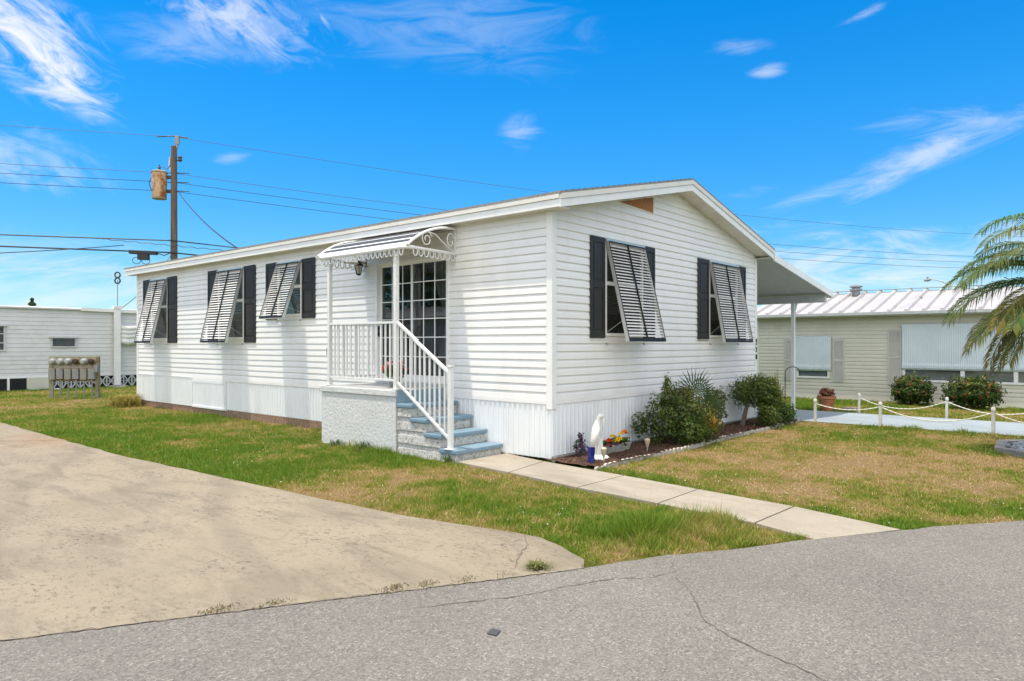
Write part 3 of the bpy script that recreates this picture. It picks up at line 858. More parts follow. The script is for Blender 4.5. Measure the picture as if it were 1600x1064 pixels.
mb.quad((-.2, .0, 3.45), (0.02, .0, 3.45), (0.02, 14.4, 3.45), (-.2, 14.4, 3.45))
mb.quad((7.18, .0, 3.45), (7.4, .0, 3.45), (7.4, 14.4, 3.45), (7.18, 14.4, 3.45))
mb.box(-.199, .02, -.299, -.002, 3.441, 3.449); mb.box(7.18, 7.399, -.299, -.002, 3.441, 3.449)
mb.build('soffit', 'soffit', roof)
mb = MB(); mb.prism([(1.70, -.022, 3.832), (2.76, -.022, 4.066), (2.76, -.022, 3.80)], (0, .008, 0)); mb.build('bare_osb_patch', 'osb', home)['label'] = 'bare orange wood board where siding is missing'
mb = MB(); mb.tube([(2.772, -.024, 4.07), (2.772, -.024, 3.79)], .008, 6); mb.tube([(1.70, -.022, 3.826), (2.76, -.022, 3.796)], .005, 6); mb.build('cut_siding_edge', 'trim', home)

# windows: frame with sash rails, pane; panel shutters; propped louvered shutters
def window(T, u0, u1, z0, z1):
    mb = MB()
    def b(a, c, e, f, o0=-.03, o1=.03):
        p, q = T(a, o0, e), T(c, o1, f)
        mb.box(min(p[0], q[0]), max(p[0], q[0]), min(p[1], q[1]), max(p[1], q[1]), e, f)
    fw = .045
    b(u0, u0 + fw, z0, z1); b(u1 - fw, u1, z0, z1); b(u0 + fw, u1 - fw, z0, z0 + fw, -.03, .038); b(u0 + fw, u1 - fw, z1 - fw, z1)
    zm = z0 + (z1 - z0) * .56
    b(u0 + fw, u1 - fw, zm - .03, zm + .03, -.025, .018)
    o = mb.build('window', 'trim', home, bevel=.003)
    m2 = MB(); m2.quad(T(u0 + fw, -.012, z0 + fw), T(u1 - fw, -.012, z0 + fw), T(u1 - fw, -.012, zm - .03), T(u0 + fw, -.012, zm - .03))
    m2.quad(T(u0 + fw, .0, zm + .03), T(u1 - fw, .0, zm + .03), T(u1 - fw, .0, z1 - fw), T(u0 + fw, .0, z1 - fw))
    m2.build('pane', 'screen', o)
    m3 = MB(); z = zm - .05 if z1 - z0 < 1.2 else z0 + .35
    while z < z1 - .07:
        m3.quad(T(u0 + .05, -.07, z), T(u1 - .05, -.07, z), T(u1 - .05, -.055, z + .022), T(u0 + .05, -.055, z + .022)); z += .032
    m3.build('blind', 'curtain', o)
def panel_shutter(T, u0, u1, z0, z1):
    mb = MB()
    def b(a, c, e, f, o0, o1):
        p, q = T(a, o0, e), T(c, o1, f)
        mb.box(min(p[0], q[0]), max(p[0], q[0]), min(p[1], q[1]), max(p[1], q[1]), e, f)
    st = .06
    b(u0 + .004, u1 - .004, z0 + .004, z1 - .004, .016, .03)
    b(u0, u0 + st, z0, z1, .014, .042); b(u1 - st, u1, z0, z1, .014, .042)
    zm = z0 + (z1 - z0) * .53
    for e, f in ((z0, z0 + .1), (zm - .05, zm + .05), (z1 - .08, z1)): b(u0 + st, u1 - st, e, f, .014, .042)
    for e, f in ((z0 + .13, zm - .08), (zm + .08, z1 - .11)):
        b(u0 + st + .03, u1 - st - .03, e, f, .03, .038)
    mb.build('panel_shutter', 'black', home, bevel=.004)
def louver(T, u0, u1, ztop, zbot, reach, nsl):
    """propped storm shutter: hinged along its head, foot pushed out by reach"""
    d = Vector((0, reach - .05, -(ztop - zbot))); L = d.length; d.normalize()
    nrm = Vector((0, -d.z, d.y))           # outward (off, z)
    def P(u, s, n):
        q = d * s + nrm * n
        return T(u, .05 + q.y, ztop + q.z)
    def slab(mb, ua, ub, sa, sb, na, nb):
        b = len(mb.v)
        for u in (ua, ub):
            for s_ in (sa, sb):
                for n_ in (na, nb): mb.v.append(P(u, s_, n_))
        for f in ((0, 1, 3, 2), (4, 6, 7, 5), (0, 4, 5, 1), (2, 3, 7, 6), (0, 2, 6, 4), (1, 5, 7, 3)): mb.f.append(tuple(b + i for i in f))
    fr = MB(); w_ = .028
    slab(fr, u0, u0 + w_, 0, L, -.028, .028); slab(fr, u1 - w_, u1, 0, L, -.028, .028); slab(fr, u0 + w_, u1 - w_, 0, w_, -.027, .027); slab(fr, u0 + w_, u1 - w_, L - w_, L, -.027, .027)
    for uu in (u0 + .02, u1 - .02):        # stay rods back to the sill
        fr.tube([T(uu, .03, zbot + .12), P(uu, L * .8, -.03)], .004, 5)
    o = fr.build('louvered_shutter', 'alum', home)
    ed = MB()                              # black facing strips
    slab(ed, u0 + .006, u0 + .022, .01, L - .02, .029, .033); slab(ed, u1 - .022, u1 - .006, .01, L - .02, .029, .033)
    slab(ed, u0 + .006, u1 - .006, L - .038, L + .004, .0285, .036); slab(ed, u0 + .022, u1 - .022, .004, .03, .029, .033)
    um = (u0 + u1) / 2; slab(ed, um - .012, um + .012, .03, L - .038, .012, .033)
    ed.build('edging_strip', 'blackmetal', o)
    sl = MB(); n = nsl
    for k in range(n):
        s0 = .05 + (L - .1) * k / n; pit = (L - .1) / n
        for ua, ub in ((u0 + w_, um - .012), (um + .012, u1 - w_)):
            b = len(sl.v); tlt = .02
            wob = random.uniform(-.004, .004)
            for u in (ua, ub):
                sl.v += [P(u, s0 + .004, -.014 + wob), P(u, s0 + pit * .72, .018 + wob), P(u, s0 + pit * .72 + .003, .014 + wob), P(u, s0 + .007, -.018 + wob)]
            for f in ((0, 1, 5, 4), (1, 2, 6, 5), (2, 3, 7, 6), (3, 0, 4, 7), (0, 3, 2, 1), (4, 5, 6, 7)): sl.f.append(tuple(b + i for i in f))
    sl.build('slats', 'slat', o)
    hd = MB()
    a, c_ = T(u0 - .01, .014, ztop - .012), T(u1 + .01, .058, ztop + .03)
    hd.box(min(a[0], c_[0]), max(a[0], c_[0]), min(a[1], c_[1]), max(a[1], c_[1]), ztop + .002, ztop + .034)
    hd.build('hinge_rail', 'alum', o)
    for uu in (u0 + .03, u1 + .0):
        MB().tube([T(uu, .012, zbot - .02), T(uu, .045, zbot - .03), T(uu, .05, zbot - .05)], [.006, .012, .014], 6).build('latch', 'greymetal', o)
for (u0, u1, z0, z1), sh, n in zip(WINS_L, (((11.68, 12.19), (13.22, 13.68)), ((7.91, 8.38), (9.58, 10.04)), ((5.70, 6.14), (7.06, 7.48))), (27, 27, 22)):
    window(TL, u0, u1, z0, z1)
    for a, b_ in sh: panel_shutter(TL, a, b_, z0 - .05, z1 + .06)
    louver(TL, u0 + .01, u1 - .01, z1 + .01, z0 - .05, .42, n)
for (u0, u1, z0, z1), sh, rc in zip(WINS_G, (((.9, 1.285), (2.445, 2.80)), ((4.41, 4.865), (6.215, 6.60))), (.42, .33)):
    window(TG, u0, u1, z0, z1)
    for a, b_ in sh: panel_shutter(TG, a, b_, z0 - .03, z1 + .04)
    louver(TG, u0 + .005, u1 - .005, z1 + .0, z0 - .07, rc, 30)

# sliding door: outer frame, fixed leaf, sliding leaf with muntins
y0, y1, z0, z1 = DOOR
mb = MB()
mb.box(-.035, .08, y0, y0 + .05, z0, z1); mb.box(-.035, .08, y1 - .05, y1, z0, z1); mb.box(-.035, .08, y0 + .05, y1 - .05, z1 - .05, z1); mb.box(-.05, .08, y0 + .05, y1 - .05, z0, z0 + .04)
door = mb.build('sliding_door', 'trim', home, bevel=.003)
ym = 2.93
def leaf(name, a, b_, xo, dark):
    mb = MB(); st = .045
    mb.box(xo, xo + .03, a, a + st, z0 + .04, z1 - .05); mb.box(xo, xo + .03, b_ - st, b_, z0 + .04, z1 - .05)
    mb.box(xo, xo + .03, a + st, b_ - st, z1 - .05 - st, z1 - .05); mb.box(xo, xo + .03, a + st, b_ - st, z0 + .04, z0 + .12)
    o = mb.build(name, 'trim', door, bevel=.002)
    g = MB()
    for k in (1, 2):
        yy = a + st + (b_ - a - 2 * st) * k / 3; g.box(xo + .004, xo + .012, yy - .008, yy + .008, z0 + .12, z1 - .05 - st)
    for k in range(1, 6):
        zz = z0 + .12 + (z1 - z0 - .05 - st - .12) * k / 6
        prev = a + st
        for kk in (1, 2, 3):
            nx = a + st + (b_ - a - 2 * st) * kk / 3
            g.box(xo + .0045, xo + .0115, prev + (.008 if kk > 1 else 0), nx - (.008 if kk < 3 else 0), zz - .008, zz + .008); prev = nx
    gp = MB(); gp.quad((xo + .015, a + st, z0 + .12), (xo + .015, b_ - st, z0 + .12), (xo + .015, b_ - st, z1 - .05 - st), (xo + .015, a + st, z1 - .05 - st))
    return o, g, gp
o, g, gp = leaf('door_leaf', y0 + .05, ym + .03, .0, 0); 
for q, nm, m_ in ((g, 'muntin', 'trim'), (gp, 'door_pane', 'glass')): q.build(nm, m_, door)
o, g, gp = leaf('door_leaf', ym - .03, y1 - .05, .04, 1)
for q, nm, m_ in ((g, 'muntin', 'trim'), (gp, 'door_pane', 'glass')): q.build(nm, m_, door)
mb = MB(); mb.box(.0, .04, y1 - .1, y1 - .075, 1.72, 1.92); mb.box(-.03, .0, y1 - .1, y1 - .075, 1.75, 1.78); mb.box(-.03, .0, y1 - .1, y1 - .075, 1.86, 1.89); mb.box(-.045, -.03, y1 - .105, y1 - .07, 1.73, 1.91)
mb.build('door_handle', 'blackmetal', door, bevel=.004)
mb = MB()
for k in range(40):                      # tied back curtain inside the door
    pass
n = 26
cur = []
for k in range(n + 1):
    f = k / n
    col = []
    for j in range(9):
        zf = j / 8; tie = 1 - .55 * math.exp(-((zf - .45) / .25) ** 2)
        col.append((.2 + .03 * math.sin(k * 1.7) , y0 + .06 + .5 * f * tie, z0 + .1 + 1.85 * zf))
    cur.append(col)
for k in range(n):
    for j in range(8): mb.quad(cur[k][j], cur[k + 1][j], cur[k + 1][j + 1], cur[k][j + 1])
mb.build('curtain', 'curtain', door, smooth='all')
mb = MB(); mb.box(-.045, -.001, 5.24, 5.30, 1.40, 1.54); mb.build('outlet_cover', 'blackmetal', home, bevel=.005)
# house number, digits stacked on the corner board
for k, ch in enumerate('228'):
    cu = bpy.data.curves.new('house_number', 'FONT'); cu.body = ch; cu.size = .155; cu.extrude = .006; cu.align_x = 'CENTER'
    cu.materials.append(MAT['blackmetal'])
    tmp = bpy.data.objects.new('digit_outline', cu)
    me = bpy.data.meshes.new_from_object(tmp); bpy.data.objects.remove(tmp)
    o = bpy.data.objects.new('house_number', me); COL.objects.link(o)
    o.rotation_euler = (R(90), 0, 0); o.location = (7.176, -.036, 1.60 - k * .155)
    attach(o, home)

# ------------------------------------------------------------------ carport beside the home
cp = thing('carport', (9.3, 5, 0), 'white flat pan carport roof with a slim post beside the home', 'carport')
mb = MB()
za, zb = 3.52, 2.93
mb.prism([(7.44, -.3, za - .06), (11.5, -.3, zb - .06), (11.5, -.3, zb), (7.44, -.3, za)], (0, 13.5, 0)); rp = mb.build('roof_panel', 'palegrey', cp)
mb = MB(); mb.prism([(7.44, -.335, za - .13), (11.53, -.335, zb - .13), (11.53, -.335, zb + .02), (7.44, -.335, za + .02)], (0, .033, 0)); mb.build('edge_fascia', 'trim', cp)
mb = MB(); mb.box(11.14, 11.26, -.25, 13, 2.67, 2.868); mb.build('beam', 'palegrey', cp)
mb = MB(); mb.box(11.51, 11.6, -.28, 13.1, 2.80, 2.92); mb.build('gutter', 'trim', cp, bevel=.01)
mb = MB()
for yy in (.58,):
    mb.box(11.155, 11.245, yy - .045, yy + .045, G(11.2) + .012, 2.67)
    mb.box(11.12, 11.28, yy - .08, yy + .08, G(11.2) + .012, G(11.2) + .03)
p_ = mb.build('post', 'trim', cp, bevel=.006)
mb = MB(); mb.box(11.155, 11.245, 6.9, 6.99, G(11.2) + .012, 2.67); mb.build('post', 'trim', cp, bevel=.006)
mb = MB(); mb.tube([(11.55, .62, 2.82), (11.55, .62, 2.70), (11.50, .62, 2.58), (11.36, .60, 2.48), (11.32, .60, 2.35), (11.32, .60, G(11.2) + .1)], .035, 10); mb.build('downspout', 'trim', cp, smooth=True)

# ------------------------------------------------------------------ steps
st = thing('concrete_steps', (-.5, 2.4, 0), 'white stucco landing with four pale blue steps below the sliding door', 'steps')
XO = -1.0; ZL = .93
mb = MB(); mb.box(XO, -.045, 2.14, 4.04, -.06, ZL - .1); mb.box(XO - .02, -.04, 2.13, 4.06, ZL - .1, ZL - .004); mb.build('landing', 'stucco', st, bevel=.012)
mb = MB(); mb.box(XO + .02, -.05, 2.16, 4.03, ZL - .004, ZL + .004); mb.build('landing_floor', 'palegrey', st)
ft = [.88, 1.19, 1.5, 1.81]; tz = [.155, .345, .54, .735]
mb = MB()
yb = [1.19, 1.5, 1.81, 2.128]
for k in range(4):
    zb0 = -.06 if k == 0 else tz[k - 1] - .0
    # courses of split block, slightly uneven, under each tread and back to the landing
    nb = 3 if k == 0 else 2
    for j in range(1):
        x = XO + .02
        zlo = (-.06 if k == 0 else tz[k - 1]); zhi = tz[k] - .062
        while x < -.05:
            w_ = min(.39 if random.random() < .7 else .2, -.05 - x)
            e = random.uniform(-.006, .006)
            mb.box(x + .002, x + w_ - .002, ft[k] + .02 + e, ft[k] + .2, zlo, zhi); x += w_
        yy = ft[k] + .2
        while yy < 2.125:
            w_ = min(.39, 2.125 - yy); e = random.uniform(-.006, .006)
            mb.box(XO + .02 + e, -.05, yy + .002, yy + w_ - .002, zlo, zhi - .004)
            yy += w_
        mb.box(XO + .035, -.05, ft[k] + .16, 2.125, zhi - .004, tz[k] - .002)
mb.build('block_riser', 'split', st, bevel=.006)
mb = MB(); 
for k in range(4):
    o = MB().box(XO - .0, -.035, ft[k] - .012, (ft[k + 1] + .03) if k < 3 else 2.126, tz[k] - .06, tz[k]).build('tread', 'paleblue', st, bevel=.014)
MB().box(XO + .012, -.045, 2.108, 2.1285, tz[3] + .002, ZL - .01).build('riser', 'paleblue', st)

# ------------------------------------------------------------------ railing
rl = thing('handrail', (-.96, 2.5, ZL), 'white metal railing with slim balusters along the landing and down the steps', 'railing')
XR = -.95
P1, P2, NW = 3.88, 2.19, 1.03
for yy, zb_, zt in ((P1, ZL, 3.0), (P2, ZL, 2.98)):
    mb = MB(); mb.box(XR - .032, XR + .032, yy - .032, yy + .032, zb_, zt); mb.box(XR - .06, XR + .06, yy - .06, yy + .06, zb_ + .004, zb_ + .014)
    mb.build('post', 'whitemetal', rl, bevel=.005)
mb = MB(); mb.box(XR - .032, XR + .032, NW - .032, NW + .032, .155, 1.29); mb.box(XR - .04, XR + .04, NW - .04, NW + .04, 1.29, 1.315); mb.box(XR - .07, XR + .07, NW - .07, NW + .07, .156, .166)
mb.build('newel_post', 'whitemetal', rl, bevel=.005)
ZT, ZB_ = 1.92, 1.07
mb = MB(); mb.bar((XR, P1 - .032, ZT), (XR, P2 + .032, ZT), .05, .035); mb.build('top_rail', 'whitemetal', rl, bevel=.006)
mb = MB(); mb.bar((XR, P1 - .032, ZB_), (XR, P2 + .032, ZB_), .035, .035); mb.build('bottom_rail', 'whitemetal', rl, bevel=.004)
mb = MB(); mb.bar((XR, P2 - .032, ZT), (XR, NW + .032, 1.215), .05, .04); mb.build('stair_rail', 'whitemetal', rl, bevel=.007)
mb = MB(); mb.bar((XR, P2 - .032, 1.04), (XR, NW + .032, .30), .035, .035); mb.build('stair_rail', 'whitemetal', rl, bevel=.004)
for k in range(14):
    yy = P1 - .032 - (P1 - P2 - .064) * (k + 1) / 15
    MB().box(XR - .011, XR + .011, yy - .011, yy + .011, ZB_ + .0175, ZT - .0175).build('baluster', 'whitemetal', rl)
for k in range(10):
    f = (k + .8) / 10.6; yy = P2 - .032 - (P2 - NW - .064) * f
    MB().box(XR - .011, XR + .011, yy - .011, yy + .011, 1.04 - .74 * f + .018, ZT - .705 * f - .02).build('baluster', 'whitemetal', rl)
# short return rail from the far post back to the wall
mb = MB(); mb.bar((XR + .032, P1, ZT), (-.03, P1, ZT), .045, .035); mb.build('return_rail', 'whitemetal', rl, bevel=.005)
mb = MB(); mb.bar((XR + .032, P1, ZB_), (-.03, P1, ZB_), .035, .035); mb.build('return_rail', 'whitemetal', rl, bevel=.004)
for k in range(6):
    xx = XR + .032 + (-.03 - XR - .032) * (k + 1) / 7
    MB().box(xx - .011, xx + .011, P1 - .011, P1 + .011, ZB_ + .0175, ZT - .0175).build('baluster', 'whitemetal', rl)

# ------------------------------------------------------------------ door awning
aw = thing('door_awning', (-.5, 3, 3), 'small curved metal awning with scrolled sides and looped fringe over the door', 'awning')
AY0, AY1, AX, AZ, AT = 1.88, 4.14, -1.0, 3.02, 3.39
def arc(n=26):
    pts = []
    for k in range(n + 1):
        t = k / n
        pts.append((-.03 + (AX + .03) * t, AZ + .03 + (AT - AZ - .03) * (1 - t ** 2.4)))
    return pts
A = arc()
for nm, m_, sel in (('canopy', 'whitemetal', lambda k: k > 23 or k % 5 == 1), ('canopy_stripe', 'cable', lambda k: not (k > 23 or k % 5 == 1))):
    mb = MB()
    for k in range(len(A) - 1):
        if not sel(k): continue
        (xa, za), (xb, zb) = A[k], A[k + 1]
        mb.prism([(xa, AY0 + .02, za), (xb, AY0 + .02, zb), (xb, AY0 + .02, zb - .012), (xa, AY0 + .02, za - .012)], (0, AY1 - AY0 - .04, 0))
    mb.build(nm, m_, aw)
fr = MB()
for yy in (AY0, AY1):
    fr.tube([(x, yy, z) for x, z in A], .022, 8)
    fr.tube([(-.02, yy, AZ - .02), (AX + .12, yy, AZ - .0)], .024, 8)
cr = .12
bar = [(AX + cr, AY1, AZ)] + [(AX + cr - cr * math.sin(a), AY1 - cr + cr * math.cos(a), AZ) for a in np.linspace(0, math.pi / 2, 6)] + \
      [(AX + cr - cr * math.cos(a), AY0 + cr - cr * math.sin(a), AZ) for a in np.linspace(0, math.pi / 2, 6)] + [(AX + cr, AY0, AZ)]
fr.tube(bar, .03, 8)
fr.build('frame', 'whitemetal', aw, smooth=True)
def scroll(yy):
    mb = MB()
    sp = []
    for k in range(40):
        a = k / 39 * 3.1 * math.pi; r_ = .115 * (1 - .72 * k / 39)
        sp.append((-.62 + r_ * math.cos(a + .4), yy, 3.17 + r_ * 1.05 * math.sin(a + .4)))
    mb.tube(sp, .009, 6)
    mb.tube([(-.62, yy, 3.29), (-.45, yy, 3.26), (-.12, yy, 3.05), (-.03, yy, 3.04)], .009, 6)
    sp = []
    for k in range(30):
        a = math.pi * (.1 + 1.9 * k / 29); r_ = .08 * (1 - .4 * k / 29)
        sp.append((-.13 + r_ * math.cos(a), yy, 3.20 + r_ * 1.5 * math.sin(a)))
    mb.tube(sp, .009, 6)
    mb.tube([(-.03, yy, 3.39), (-.03, yy, 2.98)], .012, 6)
    mb.build('scroll', 'whitemetal', aw, smooth=True)
scroll(AY0); scroll(AY1)
def loops(p, q, n):
    mb = MB(); p = Vector(p); q = Vector(q); d = (q - p) / n
    for k in range(n):
        c = p + d * (k + .5)
        pts = [c + d * .36 * math.cos(a) + Vector((0, 0, -.02 - .075 * math.sin(a) ** .8 - (.02 if 0 < a < math.pi else 0))) for a in np.linspace(0, math.pi, 11)]
        mb.tube(pts, .0085, 5)
    mb.build('fringe', 'whitemetal', aw, smooth=True)
loops((AX, AY1 - .08, AZ), (AX, AY0 + .08, AZ), 19)
loops((AX + .1, AY0, AZ), (-.03, AY0, AZ - .02), 8)
loops((AX + .1, AY1, AZ), (-.03, AY1, AZ - .02), 8)

# wall lantern
ln = thing('wall_lantern', (-.12, 4.19, 2.75), 'black coach lantern with clear panes mounted on the wall left of the door', 'lantern')
cx_, cy_ = -.16, 4.16
ZL_ = lambda z: 2.80 + (z - 2.56) * .70
mb = MB(); mb.lathe([(.045, 0), (.045, .02)], (-.02, cy_, ZL_(2.86)), 12, rot=Euler((0, R(-90), 0)).to_matrix()); mb.tube([(-.03, cy_, ZL_(2.86)), (-.09, cy_, ZL_(2.90)), (cx_, cy_, ZL_(2.93))], .010, 6)
mb.lathe([(.085, ZL_(2.80)), (.078, ZL_(2.83)), (.045, ZL_(2.88)), (.018, ZL_(2.90)), (.012, ZL_(2.94))], (cx_, cy_, 0), 6)
for k in range(6):
    a = k * math.pi / 3; mb.tube([(cx_ + .073 * math.cos(a), cy_ + .073 * math.sin(a), ZL_(2.80)), (cx_ + .043 * math.cos(a), cy_ + .043 * math.sin(a), ZL_(2.60))], .006, 4)
mb.lathe([(.016, ZL_(2.56)), (.045, ZL_(2.585)), (.045, ZL_(2.605))], (cx_, cy_, 0), 6); mb.build('lantern_frame', 'blackmetal', ln)
mb = MB(); mb.lathe([(.038, ZL_(2.605)), (.068, ZL_(2.80))], (cx_, cy_, 0), 6, cap=False); mb.build('lantern_glass', 'bulb', ln)

# ------------------------------------------------------------------ leaves
def leaf_mesh(name, P, N, size, cols, parent=None, mat='leaf', asp=.5, loc=None):
    """folded diamond leaves at points P facing N"""
    n = len(P); P = np.asarray(P, float); N = np.asarray(N, float)
    N = N + RNG.normal(0, .55, (n, 3)); N /= np.linalg.norm(N, axis=1)[:, None] + 1e-9
    A_ = np.cross(N, RNG.normal(0, 1, (n, 3))); A_ /= np.linalg.norm(A_, axis=1)[:, None] + 1e-9
    B_ = np.cross(N, A_)
    s = np.asarray(size) * RNG.uniform(.65, 1.3, n); s = s[:, None]
    V = np.stack([P - A_ * s, P + B_ * s * asp + N * s * .18, P + A_ * s, P - B_ * s * asp + N * s * .18], 1)
    me = bpy.data.meshes.new(name)
    L = np.array(loc if loc else (0, 0, 0))
    me.from_pydata((V.reshape(-1, 3) - L).tolist(), [], np.arange(n * 4).reshape(-1, 4).tolist())
    at = me.attributes.new('tint', 'FLOAT_COLOR', 'POINT')
    c4 = np.ones((n, 4, 4), np.float32); c4[:, :, :3] = np.asarray(cols)[:, None, :]
    at.data.foreach_set('color', c4.ravel())
    me.materials.append(MAT[mat])
    o = bpy.data.objects.new(name, me); COL.objects.link(o)
    if parent: attach(o, parent)
    elif loc: o.location = loc
    return o
qx, qy = CLOVER
o = leaf_mesh('clover_heads', np.stack([qx, qy, gz(qx) + .012 + .02 * RNG.random(len(qx))], -1), np.tile((0, 0, 1.0), (len(qx), 1)), .0075, np.tile((.55, .54, .45), (len(qx), 1)) * RNG.uniform(.6, 1.2, (len(qx), 1)), None, 'petal', .8) if 'petal' in MAT else None
if o: tag(o, 'tiny pale clover heads dotted through the lawn', 'clover', kind='stuff')
def blob_points(blobs, n, fill=.45):
    """points near the surface of lumpy ellipsoids; returns P, N, height fraction"""
    vol = np.array([b[3] * b[4] * b[5] for b in blobs]) ** .67; vol /= vol.sum()
    P, N = [], []
    for bl, f in zip(blobs, vol):
        k = int(n * f); d = RNG.normal(0, 1, (k, 3)); d /= np.linalg.norm(d, axis=1)[:, None]
        lump = 1 + .22 * np.sin(d[:, 0] * 6 + bl[0] * 9) * np.sin(d[:, 1] * 7 + bl[1] * 5) + .20 * np.sin(d[:, 2] * 9 + d[:, 0] * 5)
        r = (1 - RNG.random(k) ** 2 * fill) * lump
        r = np.where(RNG.random(k) < .05, r * 1.12, r)
        P.append(np.array(bl[:3]) + d * r[:, None] * np.array(bl[3:6])); N.append(d)
    P = np.concatenate(P); N = np.concatenate(N)
    return P, N
def pick(n, cols, wts):
    c = np.array(cols)[RNG.choice(len(cols), n, p=np.array(wts) / sum(wts))]
    return c * RNG.uniform(.7, 1.3, (n, 1))
GREENS = [(.035, .072, .015), (.065, .115, .02), (.12, .165, .028), (.21, .21, .045)]
def shrub(name, base, blobs, n, size, label, cat='shrub', cols=GREENS, wts=(4, 4, 2, .6), stems=5, tipcol=None, group=None, stem_r=.012):
    t = thing(name, base, label, cat, group)
    P, N = blob_points(blobs, n)
    k = P[:, 2] > G(base[0]) + .01; P = P[k]; N = N[k]
    c = pick(len(P), cols, wts)
    if tipcol is not None: c = tipcol(P, c)
    leaf_mesh('foliage', P, N, size, c, t)
    mb = MB()
    for k in range(stems):
        bl = blobs[k % len(blobs)]
        q = Vector((bl[0] + random.uniform(-.3, .3) * bl[3], bl[1] + random.uniform(-.3, .3) * bl[4], bl[2] + .3 * bl[5])); b0 = Vector(base) + Vector((random.uniform(-.05, .05), random.uniform(-.05, .05), -.03))
        mid = b0.lerp(q, .5) + Vector((random.uniform(-.05, .05), random.uniform(-.05, .05), .03))
        mb.tube([b0, mid, q], [stem_r * 1.3, stem_r, stem_r * .5], 6)
    mb.build('stem', 'bark', t)
    return t

# ------------------------------------------------------------------ flower bed along the gable
xs_ = np.concatenate([np.linspace(-.22, 7.5, 90)]); ys_ = np.linspace(-.9, -.06, 14)
bed = grid_sheet('mulch_bed', xs_, ys_, lambda X, Y: gz(X) + .012 + .03 * vn(X, Y, 9, 2) + .015 * vn(X, Y, 30, 3), 'mulch')
tag(bed, 'reddish brown mulch strip below the gable wall', 'mulch', kind='stuff')
n_ = 5200
cx0 = RNG.uniform(-.2, 7.4, n_); cy0 = RNG.uniform(-.86, -.08, n_)
cz0 = gz(cx0) + .016 + .03 * vn(cx0, cy0, 9, 2) + .015 * vn(cx0, cy0, 30, 3)
o = leaf_mesh('bark_chips', np.stack([cx0, cy0, cz0], -1), np.tile((0, 0, 1.0), (n_, 1)), .017, pick(n_, [(.10, .045, .025), (.20, .11, .07), (.05, .025, .015), (.30, .20, .13)], (4, 2, 3, 1)), None, 'petal', .4)
tag(o, 'loose bark chips on the mulch bed below the gable', 'bark chips', kind='stuff')
mb = MB()
xx = -.2
while xx < 7.4:                           # scalloped edging, low lobes side by side
    if not 2.0 < xx < 3.2 or True:
        yy = -.88 + .03 * math.sin(xx * 2.1); zc = G(xx)
        hw = .055
        hh = random.uniform(.022, .045)
        pts = [(xx - hw, yy - .02, zc - .04)] + [(xx - hw * math.cos(a), yy - .02, zc + .008 + hh * math.sin(a)) for a in np.linspace(0, math.pi, 8)] + [(xx + hw, yy - .02, zc - .04)]
        mb.prism(pts, (0, .035, 0))
    xx += .114
tag(mb.build('garden_edging', 'edging', loc=(3.5, -.88, 0)), 'low white scalloped edging between mulch bed and lawn', 'edging')

def warm(cx, cy, cz, r, col, amt=1.0):
    def f(P, c):
        d = np.linalg.norm((P - np.array((cx, cy, cz))) / r, axis=1)
        k = np.clip(1.2 - d, 0, 1) * amt * (RNG.random(len(P)) < .75)
        return c * (1 - k[:, None]) + np.array(col) * RNG.uniform(.6, 1.3, (len(P), 1)) * k[:, None]
    return f
def chain(*fs):
    def f(P, c):
        for q in fs: c = q(P, c)
        return c
    return f
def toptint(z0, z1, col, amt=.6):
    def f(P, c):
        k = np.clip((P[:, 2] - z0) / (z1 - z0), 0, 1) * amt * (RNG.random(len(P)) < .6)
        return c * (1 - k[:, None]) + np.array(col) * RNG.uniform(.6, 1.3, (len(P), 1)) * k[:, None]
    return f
shrub('shrub', (2.55, -.58, 0), [(2.28, -.46, .40, .32, .28, .38), (2.62, -.64, .46, .36, .32, .40), (2.95, -.68, .38, .28, .28, .32), (2.42, -.5, .76, .15, .14, .26), (2.40, -.48, .97, .06, .06, .15), (2.76, -.58, .78, .12, .12, .18), (1.98, -.24, .34, .15, .13, .20), (3.0, -.88, .28, .2, .2, .26), (2.5, -.86, .24, .36, .22, .22)], 10500, .024,
      'big bushy green and copper shrub with a pointed top in the mulch bed', tipcol=chain(warm(3.06, -.98, .36, .24, (.42, .24, .03), .9), warm(2.85, -.6, .72, .35, (.24, .14, .05), .75), toptint(.4, 1.1, (.20, .21, .045), .8)), stems=9)
shrub('topiary_shrub', (5.45, -.45, 0), [(5.95, -.52, .68, .46, .40, .30), (5.62, -.40, .66, .26, .26, .26), (6.3, -.62, .54, .32, .32, .26), (6.05, -.6, .84, .24, .24, .15)], 7800, .022,
      'round clipped shrub on a leaning trunk near the house corner', tipcol=chain(toptint(.6, 1.0, (.18, .20, .03), .8), warm(6.5, -.72, .6, .35, (.23, .20, .03), .7)), stems=1, stem_r=.04)
shrub('low_shrub', (5.8, -.85, 0), [(5.75, -.85, .20, .25, .22, .20), (5.62, -.82, .32, .12, .12, .13)], 2600, .020, 'smaller low green shrub at the foot of the clipped shrub, edged by lawn', tipcol=toptint(.15, .45, (.19, .20, .035), .7), stems=4)
shrub('low_shrub', (6.6, -.82, G(6.6)), [(6.62, -.82, .20, .25, .22, .2), (6.75, -.82, .24, .16, .16, .15)], 2400, .019, 'low glossy green mound nearest the carport slab', tipcol=toptint(.15, .4, (.14, .19, .03), .6), stems=4)
shrub('bird_nest_shrub', (4.15, -.4, 0), [(4.15, -.42, .40, .30, .22, .34), (4.3, -.45, .62, .18, .16, .2)], 2000, .028, 'thin spiky mixed shrub between palmetto and clipped shrub', cols=[(.06, .11, .03), (.14, .16, .05), (.28, .22, .10), (.10, .07, .04)], wts=(3, 3, 2, 1), stems=6)

